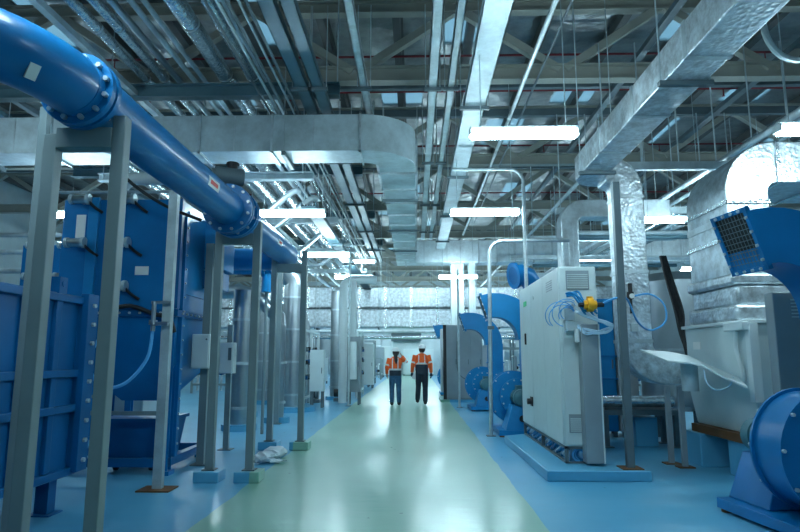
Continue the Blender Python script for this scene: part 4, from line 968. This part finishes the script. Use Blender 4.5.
# far cross pipes under foil ducts
for i, (y, z, r_, mt) in enumerate(((24.2, 2.4, .05, 'galv'), (25.0, 2.2, .07, 'foilpipe'), (29.5, 3.0, .09, 'foilpipe'), (31, 2.7, .06, 'galv'), (33, 3.2, .12, 'foilpipe'), (35.5, 2.9, .07, 'galv'), (38, 3.3, .1, 'foilpipe'), (41, 3.0, .08, 'galv'))):
    r = thing('cross_pipe', 'silvery pipe crossing low over the far walkway, %s from the camera' % ORD[i], 'pipe', (0, y, z), 'low far cross pipes')
    MB().cyl((-9, y, z), (9, y, z), r_, n=12).build('pipe_run', mt, r)
    for x in (-4, -1.4, 2.5, 5): MB().cyl((x, y, z), (x, y, 6.62), .01, n=6).build('hanger_rod', 'galvdull', r)
# far dark opening with roller housing
r = thing('roller_shutter', 'dark slatted roller shutter housing above the far end of the walkway', 'roller shutter', (0, 33, 0))
MB().box(-1.3, .35, 33.0, 33.4, 2.25, 2.75).build('shutter_box', 'greydk', r, bevel=.03)
for x in (-1.3, .27): MB().box(x, x + .08, 33.1, 33.25, 0, 2.3).build('guide_rail', 'white', r)
MB().box(-1.2, .25, 33.18, 33.2, 1.95, 2.3).build('curtain', 'offw', r)
o = cab('end_cabinet', -2.6, -1.3, 44.5, 45.5, .1, 2.2, 'white', 'white cabinet at the very end of the walkway on the left')
o = cab('end_cabinet', -.9, 1.4, 46.2, 47.2, .1, 2.0, 'offw', 'wide pale cabinet closing the far end of the walkway', doors=3)
cab('process_cabinet', -2.7, -1.9, 27.6, 28.3, .15, 2.0, 'white', 'white cabinet beside the walkway to the left of the woman', doors=2)
cab('process_cabinet', 1.75, 2.6, 27.6, 28.4, .1, 2.1, 'white', 'white cabinet beside the walkway far right of the man', doors=2)
def valve_rack(x0, x1, y0, y1, h, label):
    r = thing('valve_rack', label, 'valve rack', ((x0 + x1) / 2, (y0 + y1) / 2, 0))
    m = MB()
    for xx in (x0, x1):
        for k in range(3):
            yy = y0 + (y1 - y0) * k / 2; m.box(xx - .03, xx + .03, yy - .03, yy + .03, 0, h)
        m.box(xx - .03, xx + .03, y0, y1, h - .06, h).box(xx - .03, xx + .03, y0, y1, .2, .26)
    m.build('rack_frame', 'offw', r)
    MB().box(x0 + .25, x0 + .28, y0, y1, .3, h - .1).build('back_panel', 'white', r)
    for k in range(7):
        yy = y0 + .2 + (y1 - y0 - .4) * k / 6
        p_ = MB().tube([(x1 - .05, yy, .05), (x1 - .05, yy, h * .9), (x0 + .3, yy, h * .9)], .035, 8).build('riser_pipe', ('steel', 'white', 'galv')[k % 3], r)
        for q in (.35, .55, .72): MB().cyl((x1 - .12, yy, h * q + .03 * (k % 3)), (x1 + .05, yy, h * q + .03 * (k % 3)), .06, n=10).build('valve', ('black', 'bluedk', 'greydk')[(k + int(q * 10)) % 3], p_)
    for q in (.3, .62): MB().cyl((x1 - .15, y0, h * q), (x1 - .15, y1, h * q), .045, n=10).build('header_pipe', 'galv', r)
    return r
valve_rack(-2.75, -1.98, 20.9, 23.2, 2.3, 'pale rack of small valves and pipes just beyond the upright enclosure')
valve_rack(-3.9, -3.2, 17.2, 20.0, 2.2, 'pale rack of valves and pipes behind the thickest stack')
valve_rack(-4.9, -4.2, 22.0, 25.0, 2.5, 'distant valve rack deep behind the slim stack')
# left wall bay, seen between the posts
r = stack(-9.3, 9.8, .2, 4.3, 'tall ribbed silver duct pipe at the far left edge', 'none', mat='galv')
for i in range(3):
    o = MB().cyl((-12 + 0 * i, 11 + i * .5, 3.0 + .45 * i), (-4.6, 11 + i * .5, 3.0 + .45 * i), .05, n=10).build('cross_pipe', 'galv'); tag(o, 'thin silver pipe behind the blue tank, %s from the floor' % ORD[i], 'pipe', 'left bay cross pipes')
cab('wall_cabinet', -9.5, -8.2, 14, 14.8, .1, 2.6, 'midgrey', 'dark grey cabinet deep in the left bay', doors=2)
cab('wall_cabinet', -6.8, -5.6, 12.5, 13.3, .1, 2.4, 'offw', 'pale cabinet behind the filter housings', doors=2)
r = thing('elbow_duct', 'pale inverted L duct rising above the blue filter housing', 'duct', (-4.3, 8.2, 3.4))
MB().tube([V((-4.25, 8.3, 3.4)), V((-4.25, 8.3, 3.68))] + arc((-4.0, 8.3, 3.7), .25, V((-1, 0, 0)), Z, 0, PI / 2, 8) + [V((-2.9, 8.3, 3.95))], .09, 16).build('bend', 'offw', r)
conduit([(-4.6, 7.3, 3.47), (-3.0, 7.3, 3.47)], .02, 'thin silver rail along the top of the filter housing', 'galv', 'rail', 'top_rail')
conduit([(-3.55, 6.4, 3.75), (-2.9, 7.35, 3.5)], .035, 'short bright strut leaning beside the big blue pipe', 'white', 'strut', 'strut')
conduit(smooth([(-3.5, 6.6, 3.7), (-3.35, 6.7, 3.45), (-3.0, 6.9, 3.2), (-2.6, 7.1, 3.05)], 6), .02, 'black cable sagging under the big blue pipe', 'black', 'cable', 'black_cable')

# ------------------------------------------------------------------ people
def remesh(o, v, sm=3):
    rm = o.modifiers.new('fuse', 'REMESH'); rm.mode = 'VOXEL'; rm.voxel_size = v; rm.use_smooth_shade = True
    s_ = o.modifiers.new('relax', 'SMOOTH'); s_.iterations = sm; s_.factor = .5
def hand(mb, w, d, side, curl=.5):
    w = V(w); d = V(d).normalized(); f = V((0, 1, 0)); f = (f - d * f.dot(d)).normalized(); s_ = d.cross(f) * side
    mb.tube([w, w + d * .04, w + d * .085], [.026, .033, .036], 10, ell=[.8, .5, .5])
    for i, L_ in enumerate((.065, .075, .07, .055)):
        b = w + d * .08 + f * (.028 - .019 * i); k = s_ * -1
        mb.tube([b, b + d * L_ * .5 + k * curl * .01, b + d * L_ * .85 + k * curl * .03, b + d * L_ * .95 + k * curl * .05], [.0095, .0092, .0085, .007], 8)
    t = w + d * .02 + f * .028; mb.tube([t, t + d * .03 + f * .022, t + d * .06 + f * .026], [.012, .011, .008], 8)
def person(name, label, P0, J, coat, legs, woman):
    r = thing(name, label, 'person', P0)
    o_ = V(P0); W = lambda p: V(p) + o_
    b = MB(); pel, chest, neck, head = W(J['pelvis']), W(J['chest']), W(J['neck']), W(J['head'])
    k = .92 if woman else 1
    b.tube([pel + V((0, 0, -.06)), pel + V((0, 0, .05)), (pel + chest) / 2, chest, neck + V((0, 0, -.06)), neck], [.14 * k, .165 * k, .14 * k, .175 * k, .12 * k, .06], 16, ell=[.75, .7, .68, .68, .6, .9])
    b.tube([neck, head + V((0, 0, -.05))], [.055, .055], 12)
    b.ball(head, .098, (.88, 1.02, 1.2)); b.ball(head + V((0, .09, -.01)), .018, (.7, 1, 1.2))
    for s_ in (-1, 1):
        b.ball(head + V((s_ * .086, 0, -.005)), .026, (.4, .8, 1.2)); b.ball(head + V((s_ * .032, .082, .02)), .014)
    b.ball(head + V((0, .085, -.055)), .02, (1.5, .5, .5))
    for s_ in ('L', 'R'):
        sh, el, wr = (W(J[q + s_]) for q in ('sh', 'el', 'wr')); hp, kn, an = (W(J[q + s_]) for q in ('hp', 'kn', 'an'))
        b.tube([sh, (sh + el) / 2, el, (el * .4 + wr * .6), wr], [.055 * k, .05 * k, .042 * k, .038 * k, .027 * k], 12)
        hand(b, wr, wr - el, 1 if s_ == 'R' else -1, .6)
        b.tube([hp, (hp + kn) / 2, kn, kn * .65 + an * .35, an], [.09 * k, .08 * k, .058 * k, .056 * k, .038 * k], 12)
        b.tube([an, an + V((0, .1, -.05)), an + V((0, .17, -.055))], [.04, .036, .025], 10)
    body = b.build('body', 'skin', r); remesh(body, .009, 2)
    # trousers
    t = MB(); t.tube([pel + V((0, 0, .12)), pel, pel + V((0, 0, -.1))], [.165 * k, .178 * k, .15 * k], 16, ell=[.72, .74, .8])
    for s_ in ('L', 'R'):
        hp, kn, an = (W(J[q + s_]) for q in ('hp', 'kn', 'an'))
        t.tube([hp + V((0, 0, .03)), (hp + kn) / 2, kn, kn * .4 + an * .6, an + V((0, 0, .0))], [.105 * k, .098 * k, .08 * k, .078 * k, .07 * k], 14)
    tr_ = t.build('trousers', legs, r); remesh(tr_, .014, 2)
    # jacket
    j = MB(); low = pel + V((0, 0, .10 if woman else .02))
    j.tube([low, (low + chest) / 2, chest, neck + V((0, 0, -.07)), neck + V((0, 0, -.005))], [.19 * k, .19 * k, .225 * k, .175 * k, .08], 18, ell=[.76, .76, .68, .6, .9])
    for s_ in ('L', 'R'):
        sh, el, wr = (W(J[q + s_]) for q in ('sh', 'el', 'wr'))
        j.tube([sh, (sh + el) / 2, el, wr * .92 + el * .08], [.078 * k, .07 * k, .062 * k, .05 * k], 12)
    jk = j.build('hi_vis_jacket', coat, r); remesh(jk, .014, 2)
    # dark lower jacket panel / waist
    low2 = pel + V((0, 0, -.06)); up2 = pel + V((0, 0, .09 if woman else .2))
    d_ = MB(); d_.tube([low2, (low2 + up2) / 2, up2], [.192 * k, .192 * k, .193 * k], 20, ell=[.78, .78, .77]); d_.build('dark_hem', 'navy', r)
    # reflective bands
    zs = (.0,) if woman else (.02,)
    c = up2 + V((0, 0, .03)); MB().tube([c - V((0, 0, .025)), c + V((0, 0, .025))], [.198 * k, .2 * k], 20, ell=[.76, .76]).build('reflective_band', 'silverband', r)
    for s_ in (-1, 1):
        a = c + V((s_ * .09 * k, -.135 * k, 0)); e = neck + V((s_ * .085 * k, -.075, -.05)); mid = (a + e) / 2 + V((0, -.028, .03))
        MB().rect([a, mid, e], X, .03, .012).build('shoulder_band', 'silverband', r)
    for s_ in ('L', 'R'):
        sh, el = W(J['sh' + s_]), W(J['el' + s_]); q = el * .75 + sh * .25; dd = (el - sh).normalized()
        MB().tube([q - dd * .025, q + dd * .025], [.072 * k, .071 * k], 14).build('sleeve_band', 'silverband', r)
        an = W(J['an' + s_])
        bt = MB(); bt.tube([an + V((0, -.01, .08)), an, an + V((0, -.0, -.04))], [.055, .056, .058], 12); bt.tube([an + V((0, -.055, -.045)), an + V((0, .04, -.045)), an + V((0, .15, -.05)), an + V((0, .2, -.055))], [.04, .05, .047, .03], 12, ell=[.75] * 4)
        bo = bt.build('boot', 'black', r); remesh(bo, .012, 2)
    # helmet
    h = MB().lathe(head + V((0, .005, .02)), (0, 0, 1), [(0, .135), (.012, .135), (.014, .12), (.05, .117), (.09, .095), (.115, .06), (.125, .01)], 24)
    h.box(head.x - .05, head.x + .05, head.y + .1, head.y + .17, head.z + .018, head.z + .028); h.build('helmet', 'helmet', r)
    if woman:
        hr = MB(); hr.ball(head + V((0, -.02, -.01)), .105, (.98, .95, 1.1))
        hr.tube([head + V((0, -.08, 0)), head + V((0, -.125, -.12)), head + V((.01, -.145, -.25)), head + V((.015, -.15, -.36))], [.06, .055, .05, .015], 12, ell=[.7] * 4)
        remesh(hr.build('hair', 'hair', r), .012, 2)
    else:
        hr = MB(); hr.ball(head + V((0, -.015, -.015)), .103, (.95, .95, .98)); remesh(hr.build('hair', 'hair', r), .012, 2)
    if not woman:
        for s_ in ('L', 'R'):
            el, wr = W(J['el' + s_]), W(J['wr' + s_]); g = MB(); hand(g, wr, wr - el, 1 if s_ == 'R' else -1, .6); g.bm.normal_update()
            for v in g.bm.verts: v.co += v.normal * .006
            g.build('glove', 'navy', r)
    return r
JW = dict(pelvis=(0, 0, .92), chest=(0, 0, 1.22), neck=(0, .01, 1.42), head=(.015, .02, 1.545),
          shL=(-.165, 0, 1.36), elL=(-.25, -.03, 1.10), wrL=(-.25, .08, .90), shR=(.165, 0, 1.36), elR=(.33, .08, 1.24), wrR=(.19, .1, 1.44),
          hpL=(-.085, 0, .88), knL=(-.10, .02, .48), anL=(-.10, -.02, .09), hpR=(.085, 0, .88), knR=(.10, .03, .48), anR=(.11, .02, .09))
person('person', 'person in short orange hi-vis jacket, blue jeans and white helmet raising the right hand', (-.58, 17.9, 0), JW, 'orange', 'jeans', True)
JM = dict(pelvis=(0, 0, .98), chest=(0, 0, 1.30), neck=(0, .01, 1.51), head=(.01, .03, 1.635),
          shL=(-.19, 0, 1.45), elL=(-.27, -.02, 1.17), wrL=(-.29, .04, .93), shR=(.19, 0, 1.45), elR=(.27, -.03, 1.17), wrR=(.28, .03, .92),
          hpL=(-.09, 0, .93), knL=(-.10, .10, .53), anL=(-.13, .12, .13), hpR=(.09, 0, .93), knR=(.10, .0, .50), anR=(.10, -.12, .10))
person('person', 'person in long orange and navy hi-vis jacket, dark trousers, carrying papers', (.2, 18.2, 0), JM, 'orange', 'navy', False)
o = MB().box(-.11, .11, -.006, .006, -.15, .15).build('clipboard', 'paper'); tag(o, 'clipboard of white papers in the left hand of the person with dark trousers', 'clipboard')
o.location = (-.02, 18.2, .74); o.rotation_euler = (.2, .5, .35)
md = MB().box(-.03, .03, -.012, -.006, .11, .15).build('clip', 'galv', None); md.parent = o; md.location = (0, -.01, .12)

# ------------------------------------------------------------------ light, world, camera
w = bpy.data.worlds.new('sky'); sc.world = w; w.use_nodes = True
bg = w.node_tree.nodes['Background']; bg.inputs[0].default_value = (.50, .78, 1.0, 1); bg.inputs[1].default_value = 1.1
cam = bpy.data.cameras.new('camera'); co = bpy.data.objects.new('camera', cam); COL.objects.link(co); sc.camera = co
cam.lens = 27; cam.sensor_width = 36; cam.clip_end = 200
ph = math.radians(8.624); ps = math.radians(1.416)
rr = V((math.cos(ps), math.sin(ps), 0)); ff = V((-math.sin(ps) * math.cos(ph), math.cos(ps) * math.cos(ph), math.sin(ph))); uu = rr.cross(ff)
co.matrix_world = Matrix(((rr.x, uu.x, -ff.x, 0), (rr.y, uu.y, -ff.y, 0), (rr.z, uu.z, -ff.z, 1.4), (0, 0, 0, 1)))
sc.view_settings.view_transform = 'Standard'; sc.view_settings.look = 'None'; sc.view_settings.gamma = 1
sc.view_settings.use_curve_mapping = False; sc.view_settings.exposure = 1.15
sc.cycles.use_denoising = True
sc.cycles.max_bounces = 8; sc.cycles.diffuse_bounces = 4; sc.cycles.glossy_bounces = 4; sc.cycles.sample_clamp_indirect = 6
